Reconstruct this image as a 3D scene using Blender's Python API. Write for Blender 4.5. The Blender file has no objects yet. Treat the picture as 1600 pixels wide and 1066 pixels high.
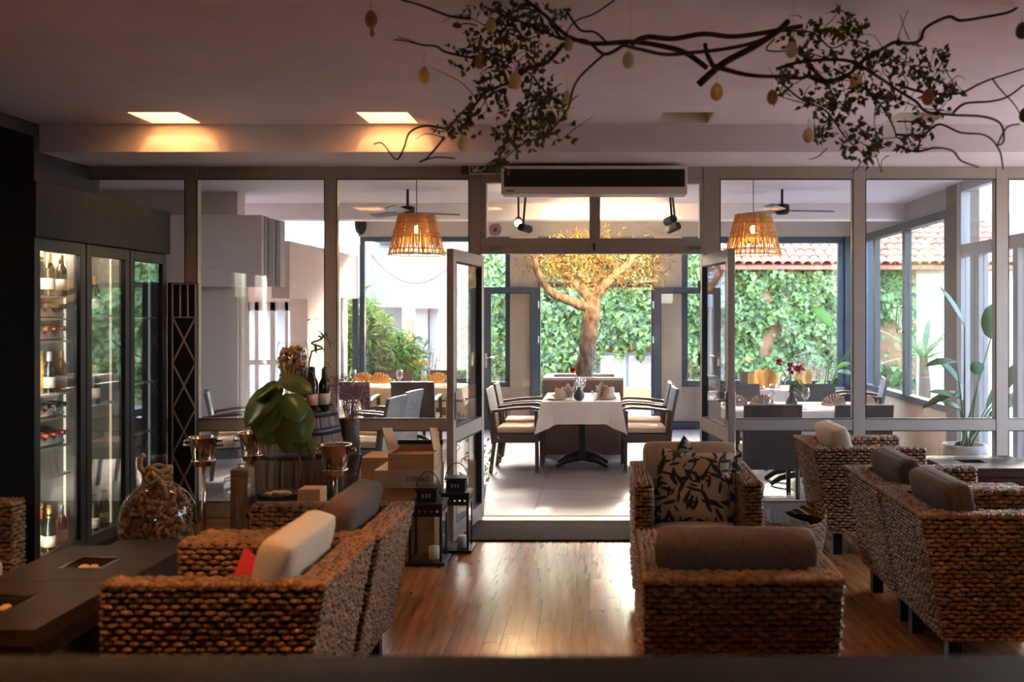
import bpy, math, random
from mathutils import Vector, Matrix, Euler
R = math.radians
PI = math.pi
rnd = random.Random(7)
sc = bpy.context.scene
COL = sc.collection
# ---------------------------------------------------------------- camera
F = 1500.0                    # focal length in pixels of the 1600x1066 frame
VX, VY, EYE = 945.0, 490.0, 1.63
cam_d = bpy.data.cameras.new('camera')
cam = bpy.data.objects.new('camera', cam_d); COL.objects.link(cam)
cam.location = (0, 0, EYE); cam.rotation_euler = (PI/2, 0, 0)
cam_d.sensor_width = 36; cam_d.lens = F*36/1600
cam_d.shift_x = -(VX-800)/1600; cam_d.shift_y = -(533-VY)/1600
cam_d.clip_start = .05
cam_d.dof.use_dof = True; cam_d.dof.focus_distance = 8.0; cam_d.dof.aperture_fstop = 2.2
sc.camera = cam
# ---------------------------------------------------------------- sky, sun, exposure
SUN_EL, SUN_AZ = 24.0, 11.0      # azimuth from +Y towards +X
w = bpy.data.worlds.new('sky'); sc.world = w; w.use_nodes = True
wn = w.node_tree; wn.nodes.clear()
sky = wn.nodes.new('ShaderNodeTexSky'); sky.sky_type = 'NISHITA'; sky.sun_disc = False
sky.sun_elevation = R(SUN_EL); sky.sun_rotation = R(SUN_AZ); sky.dust_density = 2.5; sky.air_density = 1.0
bg = wn.nodes.new('ShaderNodeBackground'); bg.inputs['Strength'].default_value = 0.56
wo = wn.nodes.new('ShaderNodeOutputWorld')
wn.links.new(sky.outputs[0], bg.inputs[0]); wn.links.new(bg.outputs[0], wo.inputs[0])
sd = bpy.data.lights.new('sun', 'SUN'); sd.energy = 1.1; sd.angle = R(.6); sd.color = (1, .90, .76)
so = bpy.data.objects.new('sun', sd); COL.objects.link(so)
_sv = Vector((math.sin(R(SUN_AZ))*math.cos(R(SUN_EL)), math.cos(R(SUN_AZ))*math.cos(R(SUN_EL)), math.sin(R(SUN_EL))))
so.rotation_euler = _sv.to_track_quat('Z', 'Y').to_euler(); so.location = (3, 30, 20)
vs = sc.view_settings; vs.view_transform = 'Standard'; vs.look = 'None'; vs.gamma = 1; vs.use_curve_mapping = False
vs.exposure = 2.98
cy = sc.cycles; cy.use_denoising = True; cy.max_bounces = 10; cy.transparent_max_bounces = 24; cy.diffuse_bounces = 5
cy.glossy_bounces = 4; cy.transmission_bounces = 6; cy.caustics_reflective = False; cy.caustics_refractive = False
cy.sample_clamp_indirect = 6
# ---------------------------------------------------------------- helpers
def P(px, py, d): return Vector(((px-VX)*d/F, d, EYE-(py-VY)*d/F))
def PX(px, d): return (px-VX)*d/F
def PZ(py, d): return EYE-(py-VY)*d/F
def DZ(py, z=0): return (EYE-z)*F/(py-VY)

class MB:
    def __init__(s): s.v = []; s.f = []; s.fm = []
    def add(s, vs, fs, m=0):
        o = len(s.v); s.v.extend(Vector(a) for a in vs); s.f.extend([tuple(o+i for i in f) for f in fs]); s.fm.extend([m]*len(fs)); return s
    def box(s, a, b, m=0):
        (x0, y0, z0), (x1, y1, z1) = a, b
        x0, x1 = min(x0, x1), max(x0, x1); y0, y1 = min(y0, y1), max(y0, y1); z0, z1 = min(z0, z1), max(z0, z1)
        return s.add([(x0,y0,z0),(x1,y0,z0),(x1,y1,z0),(x0,y1,z0),(x0,y0,z1),(x1,y0,z1),(x1,y1,z1),(x0,y1,z1)],
                     [(0,3,2,1),(4,5,6,7),(0,1,5,4),(1,2,6,5),(2,3,7,6),(3,0,4,7)], m)
    def bar(s, p0, p1, w, h, up=(0,0,1), m=0):      # rectangular bar from p0 to p1
        p0, p1 = Vector(p0), Vector(p1); d = (p1-p0).normalized(); up = Vector(up)
        if abs(d.dot(up)) > .98: up = Vector((0,1,0))
        r = d.cross(up).normalized(); u = r.cross(d)
        a = [p+r*sx*w/2+u*sz*h/2 for p in (p0, p1) for sx, sz in ((-1,-1),(1,-1),(1,1),(-1,1))]
        return s.add(a, [(0,1,2,3),(7,6,5,4),(0,4,5,1),(1,5,6,2),(2,6,7,3),(3,7,4,0)], m)
    def tube(s, pts, rad, seg=8, m=0, cap=True):
        pts = [Vector(p) for p in pts]; n = len(pts)
        if not hasattr(rad, '__len__'): rad = [rad]*n
        o = len(s.v); prev = None
        for i, p in enumerate(pts):
            t = (pts[min(i+1, n-1)]-pts[max(i-1, 0)])
            if t.length < 1e-9: t = Vector((0,0,1))
            t.normalize()
            if prev is None:
                a = Vector((0,0,1)) if abs(t.z) < .9 else Vector((1,0,0)); r = t.cross(a).normalized()
            else:
                r = prev - t*prev.dot(t)
                if r.length < 1e-6: r = t.orthogonal()
                r.normalize()
            prev = r; b = t.cross(r)
            for k in range(seg):
                a = 2*PI*k/seg; s.v.append(p+(r*math.cos(a)+b*math.sin(a))*rad[i])
        for i in range(n-1):
            for k in range(seg):
                k2 = (k+1) % seg
                s.f.append((o+i*seg+k, o+i*seg+k2, o+(i+1)*seg+k2, o+(i+1)*seg+k)); s.fm.append(m)
        if cap:
            s.f.append(tuple(o+k for k in reversed(range(seg)))); s.fm.append(m)
            s.f.append(tuple(o+(n-1)*seg+k for k in range(seg))); s.fm.append(m)
        return s
    def lathe(s, prof, c=(0,0,0), seg=20, m=0, sx=1, sy=1):   # prof: list of (r, z) bottom to top
        o = len(s.v); c = Vector(c); n = len(prof)
        for r, z in prof:
            for k in range(seg):
                a = 2*PI*k/seg; s.v.append(c+Vector((r*math.cos(a)*sx, r*math.sin(a)*sy, z)))
        for i in range(n-1):
            for k in range(seg):
                k2 = (k+1) % seg
                s.f.append((o+i*seg+k, o+i*seg+k2, o+(i+1)*seg+k2, o+(i+1)*seg+k)); s.fm.append(m)
        if prof[0][0] > 1e-4: s.f.append(tuple(o+k for k in reversed(range(seg)))); s.fm.append(m)
        if prof[-1][0] > 1e-4 : s.f.append(tuple(o+(n-1)*seg+k for k in range(seg))); s.fm.append(m)
        return s
    def ell(s, c, r, seg=10, rings=6, m=0):
        prof = [(max(math.sin(PI*i/rings), 1e-5), -math.cos(PI*i/rings)) for i in range(rings+1)]
        o = len(s.v); s.lathe(prof, (0,0,0), seg, m); c = Vector(c)
        for i in range(o, len(s.v)):
            q = s.v[i]; s.v[i] = c+Vector((q.x*r[0], q.y*r[1], q.z*r[2]))
        return s
    def prism(s, poly, ax, t0, t1, m=0):    # poly of 2-D points, extruded along axis ax between t0 and t1
        n = len(poly)
        def mk(p, t):
            if ax == 0: return (t, p[0], p[1])
            if ax == 1: return (p[0], t, p[1])
            return (p[0], p[1], t)
        vs = [mk(p, t0) for p in poly]+[mk(p, t1) for p in poly]
        fs = [tuple(range(n))[::-1], tuple(range(n, 2*n))]+[(i, (i+1) % n, n+(i+1) % n, n+i) for i in range(n)]
        return s.add(vs, fs, m)
    def grid(s, fn, nu, nv, m=0, closed_u=False):
        o = len(s.v)
        for j in range(nv+1):
            for i in range(nu+1): s.v.append(Vector(fn(i/nu, j/nv)))
        for j in range(nv):
            for i in range(nu):
                a = o+j*(nu+1)+i; s.f.append((a, a+1, a+nu+2, a+nu+1)); s.fm.append(m)
        return s
    def xf(s, M, start=0):
        for i in range(start, len(s.v)): s.v[i] = M @ s.v[i]
        return s
    def build(s, name, mat, parent=None, smooth=False, bevel=0, world=False, solid=0, subsurf=0, fix=True):
        me = bpy.data.meshes.new(name)
        off = Vector((0,0,0))
        if world and parent is not None:
            p = parent
            while p is not None: off += p.location; p = p.parent
        me.from_pydata([tuple(q-off) for q in s.v], [], s.f)
        mats = mat if isinstance(mat, (list, tuple)) else [mat]
        for q in mats: me.materials.append(q)
        if len(mats) > 1: me.polygons.foreach_set('material_index', s.fm)
        if smooth: me.polygons.foreach_set('use_smooth', [True]*len(me.polygons))
        if fix:
            import bmesh
            b = bmesh.new(); b.from_mesh(me); bmesh.ops.recalc_face_normals(b, faces=b.faces); b.to_mesh(me); b.free()
        me.update()
        o = bpy.data.objects.new(name, me); COL.objects.link(o)
        if parent is not None: o.parent = parent
        if solid:
            q = o.modifiers.new('thickness', 'SOLIDIFY'); q.thickness = solid; q.offset = 0
        if bevel:
            q = o.modifiers.new('bevel', 'BEVEL'); q.width = bevel; q.segments = 2; q.limit_method = 'ANGLE'
        if subsurf:
            q = o.modifiers.new('smooth', 'SUBSURF'); q.levels = subsurf; q.render_levels = subsurf
        return o

def tag(o, label=None, cat=None, group=None, kind=None):
    if label: o['label'] = label
    if cat: o['category'] = cat
    if group: o['group'] = group
    if kind: o['kind'] = kind
    return o
def stuff(o): o['kind'] = 'stuff'; return o
def thing(name, label, cat, loc=(0,0,0), rotz=0, group=None):
    o = bpy.data.objects.new(name, None); COL.objects.link(o); o.empty_display_size = .1
    o.location = loc; o.rotation_euler = (0,0,rotz)
    return tag(o, label, cat, group)
def struct(o, label=None): o['kind'] = 'structure'; o['label'] = label or o.name; return o
def dup(root, loc=None, rotz=None, label=None, group=None, rot=None):
    r = root.copy(); COL.objects.link(r)
    if loc is not None: r.location = loc
    if rotz is not None: r.rotation_euler = (0,0,rotz)
    if rot is not None: r.rotation_euler = rot
    if label: r['label'] = label
    if group: r['group'] = group
    for ch in list(root.children):
        c = ch.copy(); COL.objects.link(c); c.parent = r
        for g in list(ch.children):
            d = g.copy(); COL.objects.link(d); d.parent = c
    return r

# ---------------------------------------------------------------- materials
MATS = {}
def M(name, col=(.5,.5,.5), rough=.5, metal=0, var=0, scale=8, bump=0, bscale=40, spec=.5, stretch=None, col2=None,
      island=0, coat=0, trans=0, sheen=0, obj=False, hue=0):
    if name in MATS: return MATS[name]
    m = bpy.data.materials.new(name); m.use_nodes = True; MATS[name] = m
    nt = m.node_tree; b = nt.nodes['Principled BSDF']
    b.inputs['Base Color'].default_value = (*col, 1); b.inputs['Roughness'].default_value = rough
    b.inputs['Metallic'].default_value = metal; b.inputs['Specular IOR Level'].default_value = spec
    if coat: b.inputs['Coat Weight'].default_value = coat; b.inputs['Coat Roughness'].default_value = .12
    if sheen: b.inputs['Sheen Weight'].default_value = sheen
    L = nt.links.new
    def coords():
        tc = nt.nodes.new('ShaderNodeTexCoord'); src = tc.outputs['Object']
        if stretch:
            mp = nt.nodes.new('ShaderNodeMapping'); mp.inputs['Scale'].default_value = stretch; L(src, mp.inputs[0]); src = mp.outputs[0]
        return src
    colout = None
    if var or col2:
        src = coords()
        n = nt.nodes.new('ShaderNodeTexNoise'); n.inputs['Scale'].default_value = scale; n.inputs['Detail'].default_value = 5
        L(src, n.inputs['Vector'])
        r = nt.nodes.new('ShaderNodeValToRGB')
        c2 = col2 or tuple(min(1, c*(1+var)) for c in col)
        c1 = col if col2 else tuple(c*(1-var) for c in col)
        r.color_ramp.elements[0].color = (*c1, 1); r.color_ramp.elements[1].color = (*c2, 1)
        r.color_ramp.elements[0].position = .35; r.color_ramp.elements[1].position = .65
        L(n.outputs['Fac'], r.inputs[0]); colout = r.outputs[0]
    if island or obj:
        g = nt.nodes.new('ShaderNodeNewGeometry') if island else nt.nodes.new('ShaderNodeObjectInfo')
        h = nt.nodes.new('ShaderNodeHueSaturation')
        mr = nt.nodes.new('ShaderNodeMapRange'); amt = island or .25
        mr.inputs['To Min'].default_value = 1-amt; mr.inputs['To Max'].default_value = 1+amt
        L(g.outputs['Random Per Island' if island else 'Random'], mr.inputs[0]); L(mr.outputs[0], h.inputs['Value'])
        if hue:
            m2 = nt.nodes.new('ShaderNodeMapRange'); m2.inputs['To Min'].default_value = .5-hue; m2.inputs['To Max'].default_value = .5+hue
            fr = nt.nodes.new('ShaderNodeMath'); fr.operation = 'FRACT'; mu = nt.nodes.new('ShaderNodeMath'); mu.operation = 'MULTIPLY'; mu.inputs[1].default_value = 7.31
            L(g.outputs['Random Per Island' if island else 'Random'], mu.inputs[0]); L(mu.outputs[0], fr.inputs[0]); L(fr.outputs[0], m2.inputs[0]); L(m2.outputs[0], h.inputs['Hue'])
        if colout: L(colout, h.inputs['Color'])
        else: h.inputs['Color'].default_value = (*col, 1)
        colout = h.outputs[0]
    if colout: L(colout, b.inputs['Base Color'])
    if bump:
        src = coords()
        n = nt.nodes.new('ShaderNodeTexNoise'); n.inputs['Scale'].default_value = bscale; n.inputs['Detail'].default_value = 4
        L(src, n.inputs['Vector']); bp = nt.nodes.new('ShaderNodeBump'); bp.inputs['Strength'].default_value = bump; bp.inputs['Distance'].default_value = .01
        L(n.outputs['Fac'], bp.inputs['Height']); L(bp.outputs[0], b.inputs['Normal'])
    if trans:     # light shining through thin leaves or fabric
        t = nt.nodes.new('ShaderNodeBsdfTranslucent'); mx = nt.nodes.new('ShaderNodeMixShader'); mx.inputs[0].default_value = trans
        if colout: L(colout, t.inputs[0])
        else: t.inputs[0].default_value = (*col, 1)
        out = nt.nodes['Material Output']; L(b.outputs[0], mx.inputs[1]); L(t.outputs[0], mx.inputs[2]); L(mx.outputs[0], out.inputs[0])
    return m
def EM(name, col, strength):
    if name in MATS: return MATS[name]
    m = bpy.data.materials.new(name); m.use_nodes = True; MATS[name] = m
    b = m.node_tree.nodes['Principled BSDF']; b.inputs['Base Color'].default_value = (*col, 1)
    b.inputs['Emission Color'].default_value = (*col, 1); b.inputs['Emission Strength'].default_value = strength
    return m
def GLASS(name, tint=(1,1,1), refl=1.0, rough=0.0, ior=1.45):
    if name in MATS: return MATS[name]
    m = bpy.data.materials.new(name); m.use_nodes = True; MATS[name] = m
    nt = m.node_tree; nt.nodes.remove(nt.nodes['Principled BSDF']); out = nt.nodes['Material Output']
    t = nt.nodes.new('ShaderNodeBsdfTransparent'); t.inputs[0].default_value = (*tint, 1)
    g = nt.nodes.new('ShaderNodeBsdfGlossy'); g.inputs['Roughness'].default_value = rough
    lw = nt.nodes.new('ShaderNodeLayerWeight'); lw.inputs['Blend'].default_value = .5      # Schlick reflectance, the same from both sides
    pw = nt.nodes.new('ShaderNodeMath'); pw.operation = 'POWER'; pw.inputs[1].default_value = 5.0
    fr = nt.nodes.new('ShaderNodeMath'); fr.operation = 'MULTIPLY_ADD'; fr.inputs[1].default_value = .96; fr.inputs[2].default_value = .04
    nt.links.new(lw.outputs['Facing'], pw.inputs[0]); nt.links.new(pw.outputs[0], fr.inputs[0])
    mu = nt.nodes.new('ShaderNodeMath'); mu.operation = 'MULTIPLY'; mu.inputs[1].default_value = refl; mu.use_clamp = True
    mx = nt.nodes.new('ShaderNodeMixShader')
    nt.links.new(fr.outputs[0], mu.inputs[0]); nt.links.new(mu.outputs[0], mx.inputs[0])
    nt.links.new(t.outputs[0], mx.inputs[1]); nt.links.new(g.outputs[0], mx.inputs[2]); nt.links.new(mx.outputs[0], out.inputs[0])
    return m
def WOODM(name, c1, c2, rough=.35, axis='Y', scale=3.0, obj=False, bump=.05, coat=0):
    if name in MATS: return MATS[name]
    st = {'X': (1, 14, 14), 'Y': (14, 1, 14), 'Z': (14, 14, 1)}[axis]
    return M(name, c1, rough, col2=c2, scale=scale, stretch=st, obj=obj, bump=bump, bscale=6, coat=coat)
# ================================================================ materials of the place
m_ceil = M('ceiling_plaster', (.80,.72,.77), .9, var=.04, scale=3, bump=.05, bscale=60)
m_beam = M('beam_plaster', (.78,.72,.76), .9, var=.03, scale=3)
m_darkwall = M('dark_wall_paint', (.05,.042,.04), .7, var=.1)
m_greypanel = M('charcoal_panel', (.034,.036,.042), .7, spec=.15, var=.08, scale=6, bump=.03)
m_black = M('black_lacquer', (.008,.008,.010), .5, spec=.2)
m_alu = M('taupe_aluminium', (.36,.30,.27), .45, metal=.05, var=.03)
m_blue = M('anthracite_frame', (.045,.068,.105), .4, metal=.2, var=.05)
m_pale = M('pale_terrace_plaster', (.60,.50,.475), .85, var=.03, scale=2)
m_beige = M('beige_terrace_plaster', (.40,.345,.29), .85, var=.04, scale=2)
m_white = M('white_render', (.40,.385,.39), .85, var=.03, scale=1.5)
m_rubber = M('dark_gasket', (.01,.01,.012), .6)
m_glass = GLASS('window_glass', (.97,.975,.975), 1.0)
m_glass_dusty = GLASS('fridge_glass', (.93,.94,.95), 2.6)
m_steel = M('polished_steel', (.62,.60,.57), .16, metal=1)
m_tile = M('terrace_stoneware', (.27,.245,.235), .42, var=.10, scale=1.2, stretch=(1,5,1), obj=True, bump=.03, bscale=25)
MATS['terrace_stoneware'].node_tree.nodes['Map Range'].inputs['To Min'].default_value = .93
MATS['terrace_stoneware'].node_tree.nodes['Map Range'].inputs['To Max'].default_value = 1.05
m_tile.node_tree.nodes['Principled BSDF'].inputs['Specular IOR Level'].default_value = .3
m_grout = M('grey_grout', (.30,.28,.27), .8)
m_plank = WOODM('merbau_plank', (.36,.150,.052), (.20,.070,.024), .20, 'Y', 2.2, obj=True, bump=.08)
MATS['merbau_plank'].node_tree.nodes['Map Range'].inputs['To Min'].default_value = .72; MATS['merbau_plank'].node_tree.nodes['Map Range'].inputs['To Max'].default_value = 1.22
MATS['merbau_plank'].node_tree.nodes['Principled BSDF'].inputs['Specular IOR Level'].default_value = .42
m_subfloor = M('dark_floor_gap', (.05,.02,.01), .6)

YP = 7.69          # glazed partition
YB = 13.6          # back wall of the terrace
XR = 3.6           # right wall of the terrace
ZC, ZB = 3.0, 2.8  # ceiling, underside of beam
XL, XI = -4.1, 4.3 # room side walls
# ---------------------------------------------------------------- interior floor: planks with dark gaps
fl = thing('floor', 'glossy reddish brown hardwood plank floor', None, (0, 2.0, 0)); struct(fl, 'glossy reddish brown hardwood plank floor')
MB().box((XL,-3,-.10), (XI,YP-.17,-.012)).build('floor_base', m_subfloor, fl, world=True)
PW = .086
base = {}
for L_ in (.62, .78, .94):
    b = MB(); b.box((0,0,-.014), (PW-.0010, L_-.0012, 0)); base[L_] = b
meshes = {}
rest = MB(); nplank = 0
for i in range(-50, 51):
    x = i*PW; y = -3 + rnd.random()*.6
    if x < XL or x+PW > XI: continue
    while y < YP-.2:
        L_ = rnd.choice((.62,.78,.94))
        if y+L_ > YP-.17: 
            L_ = YP-.17-y
        seen = (-1.85 < x < 1.85 and y+L_ > 3.6)
        if seen and L_ in base:
            if L_ not in meshes:
                o = base[L_].build('plank', m_plank, fl, bevel=0); meshes[L_] = o.data
            else:
                o = bpy.data.objects.new('plank', meshes[L_]); COL.objects.link(o); o.parent = fl
            o.location = (x, y-2.0, 0); nplank += 1
        elif L_ > .02:
            rest.box((x,y,-.014), (x+PW-.0010, y+L_-.0012, 0))
        y += L_
stuff(rest.build('plank_rest', m_plank, fl, world=True))
# threshold of short hardwood pieces under the doors
th = MB().box((XL,YP-.17,-.1), (XI,YP+.04,-.004)).build('threshold', WOODM('threshold_wood', (.30,.16,.08), (.18,.085,.04), .4, 'X', 3), fl, world=True)
# ---------------------------------------------------------------- terrace floor tiles
tf = thing('floor_terrace', '', None, (0, YP, 0)); struct(tf, 'pale stoneware tiled terrace floor')
MB().box((-7.2,YP+.04,-.10), (XR+.1,YB+.35,-.008)).build('floor_base', m_grout, tf, world=True)
tw, tl = .58, 1.17
tb = MB().box((0,0,-.012), (tw-.004, tl-.004, 0))
tm = None
for i in range(-12, 7):
    for j in range(6):
        x = i*tw; y = YP+.05+j*tl - (.0 if i % 2 else .42)
        y0, y1 = max(y, YP+.045), min(y+tl, YB+.3)
        if x+tw > XR+.05 or y1-y0 < .05: continue
        if y0 == y and y1 == y+tl:
            if tm is None: o = tb.build('tile', m_tile, tf); tm = o.data
            else: o = bpy.data.objects.new('tile', tm); COL.objects.link(o); o.parent = tf
            o.location = (x, y-YP, 0)
        else:
            o = MB().box((0,0,-.012), (tw-.004, y1-y0-.004, 0)).build('tile', m_tile, tf); o.location = (x, y0-YP, 0)
# ---------------------------------------------------------------- ceiling with square lamp recesses, beam
HW = .187
LX = (-3.08, -1.52, .57, 2.18)
ROWS = ((2.62, 3.0), (6.53, 6.92))
cl = MB(); y = -3.0
for a, b_ in ROWS:
    cl.box((XL-.2,y,ZC), (XI+.2,a,ZC+.1)); x = XL-.2
    for lx in LX:
        cl.box((x,a,ZC), (lx-HW,b_,ZC+.1)); x = lx+HW
    cl.box((x,a,ZC), (XI+.2,b_,ZC+.1)); y = b_
cl.box((XL-.2,y,ZC), (XI+.2,YP+.1,ZC+.1))
struct(cl.build('ceiling', m_ceil), 'mauve grey plaster ceiling with square lamp openings')
struct(MB().box((XL-.2,6.96,ZB), (XI+.2,YP+.12,ZC)).build('trim_1', m_beam, bevel=.004), 'deep plaster beam across the ceiling above the glazing')
# room walls (left behind the fridges, right, behind the camera)
struct(MB().box((XL-.2,-3,0), (XL,YP+.1,ZC)).build('wall_left', m_darkwall), 'dark wall behind the wine fridges')
wr = thing('wall_right', '', None, (XI,3,0)); struct(wr, 'right wall of the lounge with an unseen window sized for fill daylight')
for a, b_ in (((-3,0), (5.45,ZC)), ((5.45,0), (7.3,.35)), ((5.45,2.65), (7.3,ZC)), ((7.3,0), (YP,ZC))):
    MB().box((XI,a[0],a[1]), (XI+.2,b_[0],b_[1])).build('wall_section', M('right_wall_paint', (.42,.36,.34), .85, var=.04), wr, world=True)
for y in (5.45, 7.24): MB().box((XI+.06,y,.35), (XI+.14,y+.06,2.65)).build('window_post', m_alu, wr, world=True)
MB().box((XI+.096,5.45,.35), (XI+.104,7.3,2.65)).build('pane', m_glass, wr, world=True)  # unseen window at inferred glazing, sized so daylight brightens the ceiling
wbk = MB()
for a, b_ in (((XL-.2,0), (-.3,ZC)), ((.4,0), (XI+.2,ZC)), ((-.3,0), (.4,1.95)), ((-.3,2.6), (.4,ZC))): wbk.box((a[0],-3.2,a[1]), (b_[0],-3,b_[1]))  # opening in this unseen wall is added for daylight fill from behind
struct(wbk.build('wall_back', M('back_wall_paint', (.42,.36,.33), .85, var=.04)), 'plain wall behind the lounge with a small opening added for fill daylight')
# ---------------------------------------------------------------- glazed partition
gp = thing('wall_glazed', '', None, (0, YP, 0)); struct(gp, 'taupe aluminium glazed partition between lounge and terrace')
PXM = [(60,76), (293,311), (510,528), (734,752), (1098,1124), (1331,1350), (1553,1572), (1785,1803)]
XM = [(PX(a,YP), PX(b_,YP)) for a, b_ in PXM]
DT = .09
def bar3(a, b_, name='mullion', mat=m_alu, par=gp, bev=.004): return MB().box(a, b_).build(name, mat, par, bevel=bev, world=True)
ZT0 = PZ(281, YP); ZM0, ZM1 = PZ(672,YP), PZ(654,YP)
for a, b_ in XM: bar3((a,YP-.045,0), (b_,YP+.045,ZB), 'mullion')
for k in range(len(XM)-1):
    x0, x1 = XM[k][1], XM[k+1][0]
    bar3((x0,YP-.04,ZT0), (x1,YP+.04,ZB), 'top_rail')
    if k == 3: continue
    bar3((x0,YP-.04,ZM0), (x1,YP+.04,ZM1), 'mid_rail')
    bar3((x0,YP-.04,.0), (x1,YP+.04,.13), 'bottom_rail')
    g = .006
    for z0, z1, n in ((ZM1, ZT0, 'upper_pane'), (.13, ZM0, 'lower_pane')):
        gk = MB()                                   # dark gasket line around the pane
        for A, B in (((x0,z0),(x1,z0+g)), ((x0,z1-g),(x1,z1)), ((x0,z0),(x0+g,z1)), ((x1-g,z0),(x1,z1))):
            gk.box((A[0],YP-.046,A[1]), (B[0],YP-.038,B[1]))
        p = MB().box((x0,YP-.004,z0), (x1,YP+.004,z1)).build(n, m_glass, gp, world=True)
        gk.build('gasket', m_rubber, p, world=True)
# transom window above the double door
DX0, DX1 = XM[3][1], XM[4][0]
tz0 = PZ(397,YP); tz1 = ZT0
for a, b_ in (((DX0,YP-.05,tz0), (DX1,YP+.05,PZ(386,YP))), ((DX0,YP-.045,PZ(386,YP)), (DX1,YP+.045,PZ(373,YP))),
              ((DX0,YP-.045,PZ(287,YP)), (DX1,YP+.045,tz1))): bar3(a, b_, 'transom_rail')
for a, b_ in ((DX0, PX(761,YP)), (PX(921,YP), PX(938,YP)), (DX1-.03, DX1)): bar3((a,YP-.045,PZ(373,YP)), (b_,YP+.045,PZ(287,YP)), 'transom_post')
for a, b_ in ((PX(761,YP), PX(921,YP)), (PX(938,YP), DX1-.03)):
    MB().box((a,YP-.004,PZ(373,YP)), (b_,YP+.004,PZ(287,YP))).build('transom_pane', m_glass, gp, world=True)
for px in (776, 1085): bar3((PX(px-9,YP),YP-.062,PZ(391,YP)), (PX(px+9,YP),YP-.05,PZ(386.5,YP)), 'hinge', m_steel, bev=0)
bar3((PX(927,YP),YP-.07,PZ(392,YP)), (PX(930,YP),YP-.045,PZ(381,YP)), 'window_catch', m_black, bev=0)
# round sticker with a flame on the transom pane
st = tag(MB().lathe([(.052,0),(.052,.003)], (0,0,0), 24).build('round_sticker', M('sticker_white', (.75,.72,.70), .6)), 'round white sticker with red flame on the transom glass', 'sticker')
st.rotation_euler = (PI/2,0,0); st.location = (PX(774,YP), YP-.006, PZ(359,YP))
fs = MB().add([(0,-.022,.0045),(.018,-.008,.0045),(.012,.012,.0045),(.002,.028,.0045),(-.004,.008,.0045),(-.016,-.006,.0045)], [(0,1,2,3,4,5)])
fs.build('flame_mark', M('sticker_red', (.55,.10,.08), .6), st)
# ---------------------------------------------------------------- door leaves
def leaf(name, label, hinge, ang, W, H, mat, side, handle=True, rail=None, sw=.075, glass=m_glass):
    # local: hinge edge at x=0, leaf towards +x, thickness along y
    t = thing(name, label, None, (*hinge, .012), ang); struct(t, label)
    T = .05
    for a, b_ in ((0, sw), (W-sw, W)): MB().box((a,-T/2,0), (b_,T/2,H)).build('stile', mat, t, bevel=.004)
    zs = [(0, .12 if rail else .09), (H-.085, H)]
    if rail: zs.insert(1, rail)
    for a, b_ in zs: MB().box((sw,-T/2+.002,a), (W-sw,T/2-.002,b_)).build('rail', mat, t, bevel=.004)
    for k in range(len(zs)-1):
        z0, z1 = zs[k][1], zs[k+1][0]
        p = MB().box((sw,-.004,z0), (W-sw,.004,z1)).build('pane', glass, t)
        gk = MB()
        for A, B in (((sw,z0),(W-sw,z0+.008)), ((sw,z1-.008),(W-sw,z1)), ((sw,z0),(sw+.008,z1)), ((W-sw-.008,z0),(W-sw,z1))):
            gk.box((A[0],-T/2-.001,A[1]), (B[0],T/2+.001,B[1]))
        gk.build('gasket', m_rubber, p)
    if handle:
        for s_ in (-1, 1):
            h = MB(); y0 = s_*(T/2); h.box((W-.055,y0,.86), (W-.025,y0+s_*.012,1.06)); h.build('handle_plate', m_steel, t, bevel=.003)
            MB().tube([(W-.04,y0,1.0),(W-.04,y0+s_*.05,1.0),(W-.16,y0+s_*.055,1.0)], .009, 8).build('handle', m_steel, t, smooth=True)
    for z in (.25, 1.25, H-.25):
        MB().tube([(-.006,-T/2-.004,z-.05),(-.006,-T/2-.004,z+.05)], .011, 8).build('hinge', m_steel if mat is m_blue else m_alu, t)
    return t
LW = (DX1-DX0)/2-.008
LH = tz0-.03
leaf('door_1', 'taupe framed glass door leaf swung open beside the black lanterns', (DX0+.002,YP-.03), R(-97), LW, LH, m_alu, 1, rail=(.70,.80))
leaf('door_2', 'taupe framed glass door leaf swung open behind the armchair with leaf print pillows', (DX1-.002,YP-.03), R(-82.5), LW, LH, m_alu, 1, rail=(.70,.80))
# ---------------------------------------------------------------- terrace: ceiling, beam, walls
struct(MB().box((-7.2,YP+.12,2.95), (XR+.3,11.5,3.08)).build('ceiling_terrace', M('terrace_ceiling', (.60,.59,.68), .9, var=.03)), 'flat pale lavender terrace ceiling')
struct(MB().box((-7.2,11.5,2.757), (XR+.3,11.75,3.08)).build('trim_2', M('terrace_beam', (.70,.69,.75), .9), bevel=.004), 'white downstand beam across the terrace ceiling')
struct(MB().box((-7.2,11.75,2.96), (XR+.3,YB+.3,3.08)).build('ceiling_terrace_rear', M('terrace_ceiling', ()) ), 'rear part of the terrace ceiling')
m_greyband = M('grey_fascia', (.30,.29,.29), .8, var=.04)
ZS, ZW = .59, 2.72
OX0, OX1 = PX(840,YB), PX(1022,YB)     # opening with the open doors
WLx0, WLx1 = -3.5, PX(797,YB)          # left window
WRx0, WRx1 = PX(1065,YB), XR-.2        # right window
wb = MB()
wb.box((-3.5,YB,ZW), (XR+.2,YB+.2,2.96))
bw = thing('wall_terrace_back', '', None, (0,YB,0)); struct(bw, 'back wall of the terrace with windows and open doorway')
wb.build('grey_fascia', m_greyband, bw, world=True)
for a, b_ in ((WLx0, WLx1), (WRx0, WRx1)): MB().box((a,YB,0), (b_,YB+.2,ZS)).build('parapet', m_beige, bw, world=True)
for a, b_ in ((WLx1, OX0), (OX1, WRx0)): MB().box((a,YB-.02,0), (b_,YB+.2,ZW)).build('pier', m_beige, bw, world=True, bevel=.004)
MB().box((WRx1,YB-.02,0), (XR+.2,YB+.2,ZW)).build('corner_post', m_blue, bw, world=True)
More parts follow.
